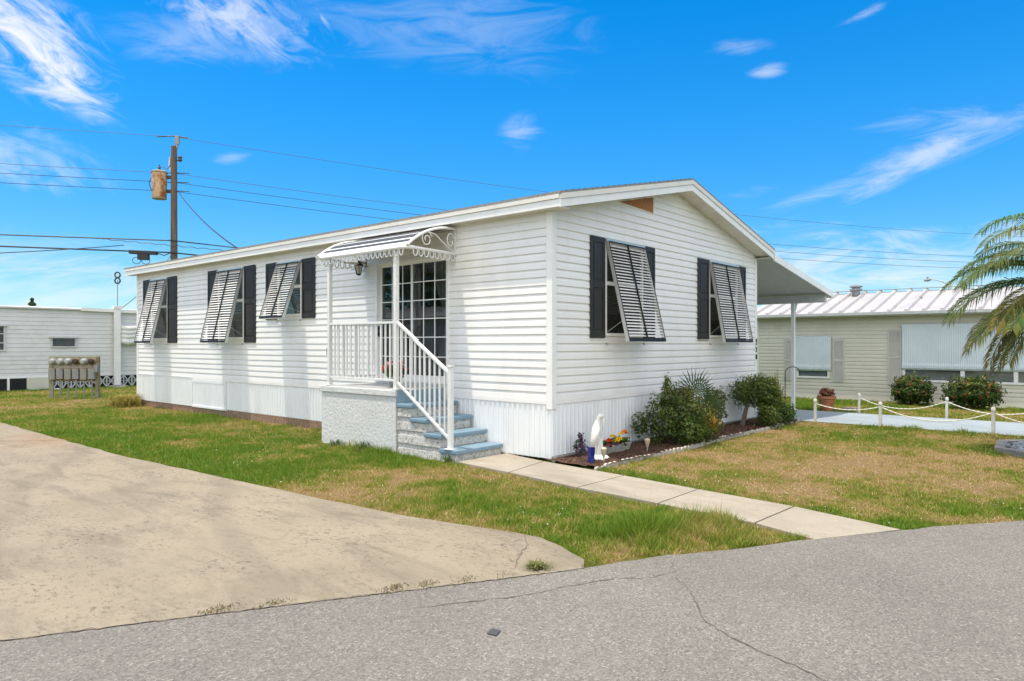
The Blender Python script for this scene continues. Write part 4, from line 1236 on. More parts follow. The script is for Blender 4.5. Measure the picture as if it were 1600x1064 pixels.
# palmetto fans
def fan_leaf(mb, cols, base, tip, face, rad, nseg=17, spread=2.6, col=(.035, .085, .02)):
    base, tip = Vector(base), Vector(tip); ax = (tip - base).normalized()
    mb.tube([base, base.lerp(tip, .5) + Vector((0, 0, .03)), tip], .008, 5)
    nv = len(mb.v)
    f = Vector(face).normalized(); f = (f - ax * f.dot(ax)).normalized(); sd = ax.cross(f)
    for k in range(nseg):
        a = -spread / 2 * 1.15 + spread * 1.15 * k / (nseg - 1)
        d = (ax * math.cos(a) + sd * math.sin(a)).normalized(); pr = d.cross(f).normalized()
        L = rad * (1 - .18 * abs(a) / spread) * random.uniform(.82, 1.1); w_ = .0125
        droop = -f * .0 + Vector((0, 0, -.10 * rad * random.random()))
        m_ = tip + d * L * .55; e = tip + d * L + droop
        mb.quad(tip, m_ + pr * w_, e, m_ + f * .008); mb.quad(tip, m_ + f * .008, e, m_ - pr * w_)
    return nv
pm = thing('palmetto', (3.55, -.3, 0), 'dark green palmetto with stiff fan leaves against the gable wall', 'palm plant')
def tint_mesh(o, col, var=.25):
    me = o.data; n = len(me.vertices)
    at = me.attributes.new('tint', 'FLOAT_COLOR', 'POINT')
    c4 = np.ones((n, 4), np.float32); c4[:, :3] = np.array(col) * RNG.uniform(1 - var, 1 + var, (n, 1)); at.data.foreach_set('color', c4.ravel())
for tip, face, rad, col in (((3.45, -.42, .78), (-.5, -.8, .35), .52, (.045, .10, .025)), ((3.75, -.38, .72), (-.3, -.8, .4), .44, (.04, .09, .022)), ((3.2, -.35, .62), (-.7, -.6, .3), .4, (.05, .10, .03)),
                            ((3.95, -.5, .50), (-.2, -.8, .5), .36, (.13, .16, .05)), ((3.6, -.6, .5), (-.4, -.7, .6), .36, (.06, .11, .03))):
    mb = MB(); fan_leaf(mb, None, (3.55, -.3, .02), tip, face, rad); o = mb.build('fan_leaf', 'leaf', pm); tint_mesh(o, col)

# heron statue
st_ = thing('bird_statue', (.46, -.5, .03), 'white cast stone wading bird statue with bowed head by the walkway', 'statue')
def skin_tube(mb, pts, rx, n=14):
    mb.tube([Vector(p) for p in pts], rx, n)
bx, by = .42, -.5
mb = MB()
e1 = Vector((.70, -.71, 0))               # beak points this way
def Q(a, z, s=0): return (bx + (e1.x * a - e1.y * s) * .9, by + (e1.y * a + e1.x * s) * .9, z * .94)
mb.tube([Q(-.055, .05), Q(-.06, .16), Q(-.065, .26), Q(-.05, .36), Q(-.035, .46), Q(-.02, .53), Q(-.015, .59), Q(.0, .635), Q(.025, .655), Q(.05, .645), Q(.065, .61)],
        [.026, .038, .05, .066, .064, .05, .037, .034, .037, .035, .019], 16)
mb.tube([Q(.055, .63), Q(.075, .58), Q(.075, .50), Q(.06, .43)], [.024, .019, .013, .004], 10)          # beak laid on the breast
for s in (-1, 1):
    mb.tube([Q(-.02, .50, .055 * s), Q(-.05, .40, .082 * s), Q(-.085, .28, .066 * s), Q(-.10, .17, .03 * s)], [.02, .04, .034, .006], 10)   # folded wings
mb.build('figure', 'statue', st_, smooth='all')
mb = MB()
for k in range(9):                        # reed stump the legs stand in
    a = k * .7; rr = .03 + .02 * (k % 3)
    mb.tube([(bx + rr * math.cos(a), by + rr * math.sin(a), .06), (bx + .7 * rr * math.cos(a + .3), by + .7 * rr * math.sin(a + .3), .20 + .04 * (k % 4))], [.022, .014], 7)
mb.build('reeds', 'statue', st_, smooth=True)
mb = MB(); mb.lathe([(.15, .0), (.155, .03), (.13, .06), (.09, .085), (.05, .095)], (bx, by, .0), 14); mb.build('base', 'statue', st_, smooth=True)

mb = MB(); mb.lathe([(.048, .0), (.05, .01), (.046, .09), (.05, .17), (.053, .21), (.047, .21), (.043, .16), (.04, .02)], (.0, -.66, .03), 4, rot=Euler((0, R(6), .5)).to_matrix())
tag(mb.build('blue_vase', 'cobalt', bevel=.004), 'cobalt blue square glass vase leaning beside the walkway', 'vase')
def solar(x, y, label):
    t = thing('solar_light', (x, y, .0), label, 'garden light', 'tan solar stake lights')
    MB().tube([(x, y, -.02), (x, y, .10)], .008, 6).build('stake', 'alum', t)
    MB().lathe([(.01, .09), (.028, .14), (.04, .19), (.042, .21), (.03, .225), (.0, .23)], (x, y, 0), 12).build('lamp_head', 'lamphead', t, smooth=True)
solar(.18, -.74, 'tan goblet stake light in front of the bird statue')
solar(1.36, -.72, 'tan goblet stake light beside the big shrub')
# flower planter
pl = thing('planter_box', (1.05, -.22, .03), 'grey trough of yellow, orange and red flowers behind the bird statue', 'planter')
mb = MB()
mb.prism([(.74, -.42, .02), (1.34, -.42, .02), (1.38, -.45, .15), (.70, -.45, .15)], (0, .17, 0)); mb.build('trough', 'planter', pl, bevel=.008)
P, N = blob_points([(.92, -.36, .17, .2, .09, .06), (1.15, -.36, .17, .2, .09, .06)], 450); leaf_mesh('leaves', P, N, .03, pick(len(P), GREENS, (4, 3, 2, .2)), pl)
def blossoms(parent, spots, mat='petal'):
    for (x, y, z, r, col) in spots:
        P, N = [], []
        for k in range(34):
            a = k * 2.4; rr = r * math.sqrt(k / 34)
            P.append((x + rr * math.cos(a), y + rr * math.sin(a) * .7, z + r * .5 - rr * .4 + random.uniform(-.2, .2) * r)); N.append((math.cos(a) * .5, math.sin(a) * .5 - .4, .8))
        leaf_mesh('blossom', P, N, r * .38, pick(34, [col], [1]), parent, mat, .6)
Yl, Rd, Or, Pu = (.75, .50, .03), (.55, .05, .02), (.75, .22, .02), (.20, .07, .22)
blossoms(pl, [(0.80, -0.42, 0.22, 0.053, Rd), (0.90, -0.42, 0.27, 0.053, Yl), (1.00, -0.42, 0.20, 0.062, Yl), (1.08, -0.42, 0.22, 0.057, Yl), (1.15, -0.40, 0.28, 0.053, Yl), (1.25, -0.40, 0.30, 0.057, Or), (1.30, -0.40, 0.28, 0.044, Rd), (0.77, -0.44, 0.16, 0.044, (.35, .05, .12)), (0.95, -0.44, 0.15, 0.044, Pu)])
shrub('purple_plant', (.42, -.16, .02), [(.42, -.18, .17, .10, .08, .11), (.44, -.18, .30, .04, .04, .06)], 260, .024, 'small purple leaved plant left of the bird statue', 'plant', cols=[(.10, .05, .13), (.05, .08, .03), (.16, .10, .18)], wts=(3, 2, 2), stems=3, stem_r=.005)
# white lawn figure half hidden under the big shrub is too small to read; a bare pale branch shows instead
# yellow grassy plant and hook by the corner
def spiky(name, base, n, h, label, cat, col, spread=.5, wd=.008, group=None, rb=.03):
    mb = MB(); bx, by, bz = base
    for k in range(n):
        a = random.uniform(0, 6.28); l = random.uniform(.1, 1) * spread * h; hh = h * random.uniform(.3, 1.05)
        b0 = Vector((bx + random.gauss(0, rb), by + random.gauss(0, rb), bz)); pr = Vector((-math.sin(a), math.cos(a), 0)) * wd
        m_ = b0 + Vector((math.cos(a) * l * .4, math.sin(a) * l * .4, hh * .65)); e = b0 + Vector((math.cos(a) * l, math.sin(a) * l, hh * random.uniform(.7, 1)))
        mb.quad(b0 - pr, b0 + pr, m_ + pr, m_ - pr); mb.quad(m_ - pr, m_ + pr, e)
    o = mb.build(name, 'leaf', loc=base); tint_mesh(o, col, .4)
    return tag(o, label, cat, group)
spiky('croton_plant', (7.2, -.45, G(7.2)), 60, 1.2, 'yellow green spiky plant behind the clipped shrub at the house corner', 'plant', (.30, .27, .06), .22, .014)
mb = MB(); hx, hy = 7.45, -.55
mb.tube([(hx, hy, -.02), (hx, hy, 1.0)] + [(hx + .16 - .16 * math.cos(a), hy - .10 + .10 * math.cos(a), 1.0 + .13 * math.sin(a)) for a in np.linspace(.2, math.pi, 9)] + [(hx + .36, hy - .24, 1.02)], .009, 6)
tag(mb.build('shepherd_hook', 'blackmetal', loc=(hx, hy, 0)), 'thin dark shepherd hook behind the clipped shrub', 'hook')

# landing flower pot
fp = thing('flower_pot', (-.55, 2.75, ZL), 'small pot of pink red flowers on the landing by the door', 'flower pot')
mb = MB(); mb.lathe([(.07, ZL + .004), (.10, ZL + .13), (.105, ZL + .15), (.09, ZL + .15), (.085, ZL + .12)], (-.62, 2.62, 0), 14); mb.build('pot', 'greymetal', fp, smooth=True)
P, N = blob_points([(-.62, 2.62, ZL + .24, .15, .15, .1)], 350); leaf_mesh('leaves', P, N, .03, pick(len(P), GREENS, (3, 3, 2, .2)), fp)
PK = (.60, .09, .12)
blossoms(fp, [(-.62 + .16 * math.cos(k * 1.1), 2.62 + .16 * math.sin(k * 1.1), ZL + .33 + .06 * math.sin(k * 2.3), .055, PK if k % 3 else (.75, .42, .42)) for k in range(9)])

# ------------------------------------------------------------------ right side: rope rail, pot, tree ring, palm
pp = MB(); pp.lathe([(.031, -.05), (.030, .43), (.036, .435), (.036, .475), (.024, .497), (.0, .5)], (0, 0, 0), 12)
proto = pp.build('rope_post', 'postpaint', smooth=True)
PN = [(7.38, -1.19), (7.38, -2.42), (7.42, -4.25), (7.45, -6.1)]; PF = [(11.5, -.96), (11.45, -2.88), (11.45, -4.9)]
lab = {(0, 0): 'white rope post by the clipped shrub, start of the near rope', (0, 1): 'white rope post in front of the hedge gap, middle of the near rope', (0, 2): 'white rope post beside the stone tree ring',
       (0, 3): 'white rope post beyond the stone tree ring at the end of the near rope', (1, 0): 'white rope post next to the terracotta pot, start of the far rope', (1, 1): 'white rope post between the two flowering hedges', (1, 2): 'white rope post past the second flowering hedge'}
first = True
for r_, row in enumerate((PN, PF)):
    for k, (x, y) in enumerate(row):
        if (r_, k) in ((0, 3), (1, 2)): pass
        o = proto if first else proto.copy()
        if not first: COL.objects.link(o)
        first = False
        o.location = (x, y, G(x)); o.rotation_euler = (random.uniform(-.02, .02), random.uniform(-.02, .02), random.random())
        tag(o, lab[(r_, k)], 'post', 'white posts of the rope rail')
    pts = []; 
    for k in range(len(row) - 1):
        p, q = Vector((*row[k], G(row[k][0]) + .40)), Vector((*row[k + 1], G(row[k + 1][0]) + .40)); L = (q - p).length
        n = int(L / .025)
        for i in range(n):
            f = i / n; c = p.lerp(q, f); c.z -= 4 * f * (1 - f) * min(.24, .07 * L * L * .9)
            pts.append(c)
    pts.append(Vector((*row[-1], G(row[-1][0]) + .40)))
    rr = [.011 + .003 * math.sin(i * 1.7) for i in range(len(pts))]
    mb = MB().tube(pts, rr, 6)
    tag(mb.build('rope', 'rope', loc=tuple(pts[0])), ('slack white rope strung along the lawn side of the pale slab', 'slack white rope strung along the hedge side of the pale slab')[r_], 'rope', 'slack white ropes')

pt = thing('terracotta_pot', (11.75, -.10, G(11.7)), 'terracotta pot with dry reddish plant at the far slab edge', 'flower pot')
zt = G(11.7)
mb = MB(); mb.lathe([(.14, zt), (.20, zt + .30), (.235, zt + .31), (.24, zt + .38), (.215, zt + .38), (.19, zt + .30), (.0, zt + .28)], (11.75, -.10, 0), 18); mb.build('pot', 'terracotta', pt, smooth=True)
P, N = blob_points([(11.75, -.10, zt + .45, .17, .17, .12)], 320); leaf_mesh('leaves', P, N, .045, pick(len(P), [(.25, .10, .06), (.35, .16, .10), (.15, .10, .04)], (3, 2, 1)), pt)
mb = MB().box(11.9, 12.3, -.75, -.45, G(12) - .02, G(12) + .07); tag(mb.build('paver_block', 'ringstone', bevel=.01, loc=(12.1, -.6, G(12))), 'low grey concrete block in the grass beside the terracotta pot', 'block')

def redfl(n):
    def f(P, c):
        k = RNG.random(len(P)) < n
        c = c.copy(); c[k] = np.array((.50, .05, .03)) * RNG.uniform(.6, 1.2, (k.sum(), 1)); return c
    return f
zb = G(15)
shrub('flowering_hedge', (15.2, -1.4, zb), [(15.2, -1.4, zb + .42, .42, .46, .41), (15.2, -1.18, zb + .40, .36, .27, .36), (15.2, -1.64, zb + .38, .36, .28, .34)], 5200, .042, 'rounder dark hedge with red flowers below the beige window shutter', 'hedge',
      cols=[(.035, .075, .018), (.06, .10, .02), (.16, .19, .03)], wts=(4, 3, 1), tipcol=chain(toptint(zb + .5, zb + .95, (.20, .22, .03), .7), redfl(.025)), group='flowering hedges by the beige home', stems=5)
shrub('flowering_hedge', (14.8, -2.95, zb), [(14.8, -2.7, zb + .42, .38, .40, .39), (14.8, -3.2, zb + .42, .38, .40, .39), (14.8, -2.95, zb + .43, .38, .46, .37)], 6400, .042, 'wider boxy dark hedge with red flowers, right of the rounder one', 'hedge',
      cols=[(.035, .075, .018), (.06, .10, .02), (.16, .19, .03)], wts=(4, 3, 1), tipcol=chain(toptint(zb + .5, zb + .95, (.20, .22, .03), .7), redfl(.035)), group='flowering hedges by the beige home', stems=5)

RX, RY = 5.63, -5.68
tr = thing('tree_ring', (RX, RY, 0), 'octagonal grey concrete tree ring filled with stones on the lawn', 'tree ring')
mb = MB()
for k in range(8):
    a0, a1 = (R(22.5 + 45 * k + 3) + .0, R(22.5 + 45 * (k + 1) + 3))
    q = []
    for a, r_ in ((a0, 1.28), (a1, 1.28), (a1, 1.14), (a0, 1.14)): q.append((RX + r_ * math.cos(a), RY + r_ * math.sin(a), -.05))
    mb.prism(q, (0, 0, .05 + .06))
mb.build('ring_wall', 'ringstone', tr, bevel=.01)
mb = MB(); mb.quad(*[(RX + 1.13 * math.cos(R(22.5 + 45 * k + 3)), RY + 1.13 * math.sin(R(22.5 + 45 * k + 3)), .0) for k in range(8)]); mb.build('soil', 'darksoil', tr)
mb = MB()
for k in range(170):
    a = random.uniform(0, 6.28); r_ = 1.06 * math.sqrt(random.random()); s = random.uniform(.03, .075)
    e = Euler((random.random(), random.random(), random.random() * 6)).to_matrix()
    b0 = len(mb.v); mb.lathe([(.01, -1), (.7, -.7), (1, 0), (.7, .6), (.01, .85)], (0, 0, 0), 7, rot=e, cap=False)
    for i in range(b0, len(mb.v)):
        v = mb.v[i]; mb.v[i] = (RX + r_ * math.cos(a) + v[0] * s * 1.3, RY + r_ * math.sin(a) + v[1] * s, .02 + v[2] * s * .7)
o = mb.build('stones', 'rock', tr, smooth='all'); o['kind'] = 'stuff'

palm = thing('palm_tree', (RX, RY, 0), 'feathery arching date palm at the right edge with yellowing lower fronds', 'palm')
mb = MB(); mb.tube([(RX, RY, .0), (RX + .03, RY, .6), (RX - .02, RY + .02, 1.4), (RX, RY, 2.38)], [.14, .11, .105, .13], 14); mb.build('trunk', 'bark', palm, smooth=True)
def frond(az, el, L, droop, col, dens=92, yel=.35):
    """one feather leaf: arching midrib with two ranks of leaflets"""
    L *= .91; pts = []; p = Vector((RX + .06 * math.cos(az), RY + .06 * math.sin(az), 2.42)); e = el; n = 24
    for k in range(n + 1):
        pts.append(p.copy()); e -= droop / n * (.5 + 1.1 * k / n)
        p = p + Vector((math.cos(az) * math.cos(e), math.sin(az) * math.cos(e), math.sin(e))) * L / n
    mb = MB(); mb.tube(pts, [.016 * (1 - .8 * k / n) + .002 for k in range(n + 1)], 5)
    nt = len(mb.v)
    sd0 = Vector((-math.sin(az), math.cos(az), 0))
    for k in range(dens):
        f = .12 + .88 * k / (dens - 1); i = min(n - 1, int(f * n)); c = pts[i].lerp(pts[i + 1], f * n - i)
        t = (pts[i + 1] - pts[i]).normalized(); up = sd0.cross(t).normalized()
        if up.z < 0: up = -up
        ln_ = L * .165 * (math.sin(math.pi * min(1, f * .82 + .12)) ** .6) + .03
        for s in (-1, 1):
            d = (sd0 * s * .72 + t * .62 + up * .18 + Vector((random.gauss(0, .07),) * 3)).normalized()
            w_ = .0105
            m_ = c + d * ln_ * .5 ; en = c + d * ln_ * .96 + Vector((0, 0, -ln_ * random.uniform(.3, .75)))
            nrm = d.cross(t).normalized(); side = d.cross(nrm).normalized() * w_
            mb.quad(c - side * .4, m_ - side, en, m_ + side)
    o = mb.build('frond', 'palmleaf', palm)
    n_ = len(o.data.vertices); at = o.data.attributes.new('tint', 'FLOAT_COLOR', 'POINT')
    c4 = np.ones((n_, 4), np.float32); c4[:, :3] = np.array(col) * RNG.uniform(.75, 1.25, (n_, 1))
    q = (n_ - nt) // 4; tipf = np.repeat(np.linspace(0, 1, q), 4) ** 1.5 * np.repeat(RNG.random(q) < .75, 4) * yel
    c4[nt:nt + 4 * q, :3] = c4[nt:nt + 4 * q, :3] * (1 - tipf[:, None]) + np.array((.26, .20, .05)) * tipf[:, None]
    at.data.foreach_set('color', c4.ravel())
    return o
GR, YL, BR = (.105, .175, .045), (.24, .20, .04), (.21, .14, .05)
cl = math.atan2(.756, -.6547)            # azimuth that points to picture left
for k in range(24):
    az = cl + 2 * math.pi * k / 24 + random.gauss(0, .1); lev = (k * 7) % 24 / 24
    el = R(-14 + 92 * lev) + random.gauss(0, .05); L = 2.15 + random.gauss(0, .12)
    frond(az, el, L, R(62 + 40 * lev), GR if lev > .3 else (.15, .16, .045), yel=.25 if lev > .3 else .75)
for az, el, L, dr_, y_ in ((-.06, 80, 2.35, 118, .1), (.12, 66, 2.35, 108, .15), (.28, 48, 2.3, 90, .2), (-.4, 38, 2.25, 84, .2), (.05, 36, 2.35, 80, .2), (-.15, 16, 2.3, 68, .35), (.38, 8, 2.15, 62, .5), (.08, 2, 2.2, 58, .6), (-.3, -6, 2.1, 56, .7), (.2, -14, 2.05, 52, .85), (-.1, -22, 1.95, 46, .95), (.7, 60, 2.3, 100, .2)):
    frond(cl + az, R(el), L, R(dr_), (GR[0] * random.uniform(.8, 1.2), GR[1] * random.uniform(.85, 1.15), GR[2]), yel=y_)

# ------------------------------------------------------------------ beige neighbour home on the right
NB = thing('neighbor_home', (18.5, -3, G(16)), 'beige sided mobile home with white ribbed metal roof behind the carport', 'mobile home')
zg = G(16); YA, YB = -13.0, 3.5
TN = lambda u, off, z: (16 - off, u, z)
op = [(1.08, 2.12, .52, 1.80), (-5.1, -1.02, .50, 2.14)]
mb = MB(); siding(mb, TN, YA, YB, zg + .18, 2.45, .115, op); TNe = lambda u, off, z: (u, 3.5 + off, z); siding(mb, TNe, 16, 21, zg + .18, 2.45, .115); mb.build('siding', 'beige', NB)
mb = MB(); mb.box(15.97, 16.05, YA, YB, zg - .05, zg + .19); mb.build('base_strip', 'beigetrim', NB)
mb = MB(); mb.box(15.965, 15.999, YB - .1, YB + .03, zg, 2.45); mb.build('corner_trim', 'trim', NB)
mb = MB(); mb.box(16.1, 20.9, YA, YB - .05, zg, zg + .1); mb.quad((17.6, YA, zg), (17.6, YB, zg), (17.6, YB, 2.4), (17.6, YA, 2.4)); mb.build('interior_partition', 'interior', NB)
rz = lambda x: 2.56 + .27 * (x - 15.58) if x < 18.5 else 2.56 + .27 * (21.42 - x)
mb = MB(); mb.prism([(15.58, YA - .2, 2.53), (18.5, YA - .2, rz(18.5) - .03), (21.42, YA - .2, 2.53), (21.42, YA - .2, 2.56), (18.5, YA - .2, rz(18.5)), (15.58, YA - .2, 2.56)], (0, YB - YA + .4, 0)); nrf = mb.build('roof', 'tin', NB)
mb = MB(); yy = YA - .15
while yy < YB + .2:
    for xa, xb in ((15.57, 18.5),):
        mb.prism([(xa, yy - .07, rz(xa) + .002), (xa, yy - .035, rz(xa) + .075), (xa, yy + .035, rz(xa) + .075), (xa, yy + .07, rz(xa) + .002)], (xb - xa, 0, rz(xb) - rz(xa)))
    yy += .46
mb.build('roof_rib', 'tin', nrf)
mb = MB(); mb.box(18.42, 18.58, YA - .2, YB + .2, rz(18.5) + .077, rz(18.5) + .09); mb.build('ridge_cap', 'tin', nrf)
mb = MB(); mb.prism([(15.58, YA - .2, 2.44), (15.46, YA - .2, 2.48), (15.45, YA - .2, 2.56), (15.58, YA - .2, 2.56)], (0, YB - YA + .4, 0)); mb.build('gutter', 'palegrey', nrf)
mb = MB(); mb.quad((15.6, YA, 2.45), (16.02, YA, 2.45), (16.02, YB, 2.45), (15.6, YB, 2.45)); mb.build('soffit', 'soffit', nrf)
mb = MB(); mb.lathe([(.12, 0), (.12, .18), (.2, .18), (.2, .23), (.13, .24), (.13, .29), (.2, .29), (.2, .33), (.05, .38)], (18.1, .85, rz(18.1)), 14); mb.build('roof_vent', 'greymetal', nrf)
mb = MB(); mb.lathe([(.09, 0), (.09, .05), (.05, .07)], (17.3, -1.2, rz(17.3)), 12); mb.build('roof_vent', 'greymetal', nrf)
def nwindow(y0, y1, z0, z1, mulls):
    mb = MB(); f = .06
    mb.box(15.95, 16.03, y0, y0 + f, z0, z1); mb.box(15.95, 16.03, y1 - f, y1, z0, z1); mb.box(15.95, 16.03, y0 + f, y1 - f, z0, z0 + f); mb.box(15.95, 16.03, y0 + f, y1 - f, z1 - f, z1)
    for m_ in mulls: mb.box(15.95, 16.03, m_ - .05, m_ + .05, z0 + f, z1 - f)
    o = mb.build('window', 'trim', NB)
    MB().quad((16.0, y0 + f, z0 + f), (16.0, y1 - f, z0 + f), (16.0, y1 - f, z1 - f), (16.0, y0 + f, z1 - f)).build('pane', 'glass', o)
    m3 = MB(); m3.quad((16.06, y0 + .02, z0 + .02), (16.06, y1 - .02, z0 + .02), (16.06, y1 - .02, z1), (16.06, y0 + .02, z1)); m3.build('blind', 'curtain', o)
nwindow(1.08, 2.12, .52, 1.80, []); nwindow(-5.1, -1.02, .50, 2.14, [-2.55, -3.8])
def nawning(y0, y1, ztop, zbot):
    """fold-down corrugated awning with a rolled lower lip"""
    mb = MB(); pr = [(15.955, ztop), (15.915, ztop - .02), (15.91, zbot + .2), (15.895, zbot + .12), (15.90, zbot + .05), (15.935, zbot)]
    n = int((y1 - y0) / .055)
    ps = []
    for k in range(n * 2 + 1):
        y = y0 + (y1 - y0) * k / (2 * n); o_ = .008 * (k % 2)
        ps.append([(x - o_, y, z) for x, z in pr])
    for a, b_ in zip(ps, ps[1:]):
        for j in range(len(pr) - 1): mb.quad(a[j], b_[j], b_[j + 1], a[j + 1])
    for y in (y0, y1): mb.quad(*[(x, y, z) for x, z in pr])
    mb.build('window_awning', 'awningblue', NB)
nawning(1.03, 2.17, 1.85, .76); nawning(-5.2, -1.0, 2.2, .86)
def louvred(y0, y1, z0, z1):
    mb = MB(); mb.box(15.955, 15.984, y0, y0 + .04, z0, z1); mb.box(15.955, 15.984, y1 - .04, y1, z0, z1)
    for a, b_ in ((z0, z0 + .06), ((z0 + z1) / 2 - .03, (z0 + z1) / 2 + .03), (z1 - .06, z1)): mb.box(15.955, 15.984, y0 + .04, y1 - .04, a, b_)
    z = z0 + .07
    while z < z1 - .08:
        mb.quad((15.96, y0 + .04, z), (15.96, y1 - .04, z), (15.98, y1 - .04, z + .03), (15.98, y0 + .04, z + .03)); z += .035
    mb.build('panel_shutter', 'beigetrim', NB)
louvred(.64, .98, .42, 1.77); louvred(2.2, 2.52, .42, 1.77); louvred(-.98, -.60, .38, 2.06)

# ------------------------------------------------------------------ white neighbour home far left
NL = thing('neighbor_home', (-1, 25, 0), 'low white lap sided mobile home beyond the meter rack', 'mobile home')
TNL = lambda u, off, z: (u, 23.3 - off, z)
op = [(-1.9, -.82, 1.38, 2.26), (.55, 1.38, 1.54, 1.82)]
mb = MB(); siding(mb, TNL, -10, 5.6, .46, 2.86, .15, op, [(0, .014), (1, .001)]); siding(mb, lambda u, off, z: (5.6 + off, u, z), 23.3, 26.7, .46, 2.86, .15, (), [(0, .014), (1, .001)]); mb.build('siding', 'home2', NL)
mb = MB(); mb.prism([(-10.1, 23.18, 2.85), (-10.1, 26.9, 2.85), (-10.1, 26.9, 2.9), (-10.1, 25, 3.02), (-10.1, 23.18, 2.9)], (15.9, 0, 0)); mb.build('roof', 'palegrey', NL)
mb = MB(); mb.prism([(1.5, 23.15, 2.83), (1.5, 23.3, 2.83), (1.5, 23.3, 2.95), (1.5, 23.15, 2.95)], (4.2, 0, -.08)); mb.build('eave_cap', 'trim', NL)
def nl_window(x0, x1, z0, z1, rails):
    mb = MB(); f = .05
    mb.box(x0, x0 + f, 23.25, 23.33, z0, z1); mb.box(x1 - f, x1, 23.25, 23.33, z0, z1); mb.box(x0 + f, x1 - f, 23.25, 23.33, z0, z0 + f); mb.box(x0 - .05, x1 + .05, 23.2, 23.33, z1 - f, z1 + .01)
    for z in rails: mb.box(x0 + f, x1 - f, 23.26, 23.32, z - .015, z + .015)
    o = mb.build('window', 'palegrey', NL)
    MB().quad((x0 + f, 23.3, z0 + f), (x1 - f, 23.3, z0 + f), (x1 - f, 23.3, z1 - f), (x0 + f, 23.3, z1 - f)).build('pane', 'glass', o)
    MB().quad((x0, 23.5, z0), (x1, 23.5, z0), (x1, 23.5, z1), (x0, 23.5, z1)).build('blind', 'interior', o)
nl_window(-1.9, -.82, 1.38, 2.26, (1.67, 1.95)); nl_window(.55, 1.38, 1.50, 1.86, ())
mb = MB()
for x0, x1 in ((-1.2, -.80), (-.70, -.22)):
    mb.box(x0, x1, 23.24, 23.3, .02, .42)
mb.box(-.55, -.38, 23.225, 23.24, .24, .26)
mb.build('vent_panel', 'blackmetal', NL)
mb = MB(); mb.box(-.2, .56, 23.23, 23.3, .0, .42); mb.build('skirt_panel', 'beige', NL)
mb = MB(); mb.box(-10, .58, 23.24, 23.3, .425, .46); mb.box(-.78, -.71, 23.22, 23.3, 0, .425); mb.build('skirt_frame', 'trim', NL)
mb = MB()                                 # screen block skirt: discs and diagonals
x = .6
while x < 5.5:
    for s in (-1, 1):
        mb.bar((x + .02, 23.27, .22 + .2 * s), (x + .28, 23.27, .22 - .2 * s), .035, .035, up=(0, 1, 0))
    mb.bar((x, 23.27, .0), (x, 23.27, .44), .04, .04, up=(0, 1, 0)); mb.bar((x + .05, 23.27, .22), (x + .25, 23.27, .22), .03, .03, up=(0, 1, 0))
    x += .3
mb.bar((.58, 23.27, .44), (5.5, 23.27, .44), .04, .04, up=(0, 1, 0))
mb.build('screen_block_skirt', 'palegrey', NL)
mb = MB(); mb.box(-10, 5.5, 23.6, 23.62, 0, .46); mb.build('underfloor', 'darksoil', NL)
mb = MB(); mb.box(2.62, 2.82, 23.05, 23.2, .06, 3.0); mb.box(2.58, 2.86, 23.02, 23.22, 2.95, 3.05); mb.build('porch_column', 'trim', NL)
mb = MB(); mb.lathe([(.45, -.03), (.35, .04), (.1, .07)], (2.72, 23.1, 0), 16); mb.build('column_footing', 'ringstone', NL)
mb = MB()                                 # furled white awning
for k in range(4):
    z = 2.2 - k * .16
    mb.tube([(2.85, 23.15, z + .03), (3.1, 23.12, z - .02), (3.4, 23.14, z + .02), (4.4, 23.15, z)], [.09, .12, .10, .09], 10)
mb.build('furled_awning', 'tarp', NL, smooth='all')
# aerial on a mast: two rings, one above the other
an = thing('tv_antenna', (2.72, 23.1, 3.05), 'black double ring aerial on a thin mast above the white home', 'antenna')
mb = MB(); mb.tube([(2.72, 23.1, 3.05), (2.72, 23.1, 4.05)], .014, 6); mb.tube([(2.42, 23.3, 4.22), (3.02, 22.9, 4.18)], .008, 5); mb.build('mast', 'greymetal', an)
for z in (4.02, 4.24):
    mb = MB(); mb.tube([(2.72 + .10 * math.cos(a) * .65, 23.1 - .10 * math.cos(a) * .76, z + .105 * math.sin(a)) for a in np.linspace(0, 2 * math.pi, 20)[:-1]], .028, 8, closed=True); mb.build('ring', 'cable', an, smooth='all')

# ------------------------------------------------------------------ meter rack
mrk = thing('meter_rack', (-.3, 17.95, 0), 'weathered wooden rack of six electric meters and breaker boxes', 'meter rack')
ex = Vector((.62, -.785, 0)); ey = Vector((.785, .62, 0)); o0 = Vector((-.33, 18.0, 0)); up = Vector((0, 0, 1))
def RB(u0, u1, d0, d1, z0, z1, mb):
    c = o0 + ex * (u0 + u1) / 2 + ey * (d0 + d1) / 2 + up * (z0 + z1) / 2
    return mb.obox(c, ex, ey, up, (u1 - u0) / 2, (d1 - d0) / 2, (z1 - z0) / 2)
for u in (-.75, .70):
    RB(u - .05, u + .05, 0, .1, -.1, 1.26 if u > 0 else 1.20, MB()).build('post', 'greywood', mrk, bevel=.006)
RB(-.75, .72, -.03, -.002, .93, 1.25, MB()).build('board', 'greywood', mrk, bevel=.004)
RB(-.75, .72, -.03, -.002, .50, .92, MB()).build('board', 'brickband', mrk, bevel=.004)
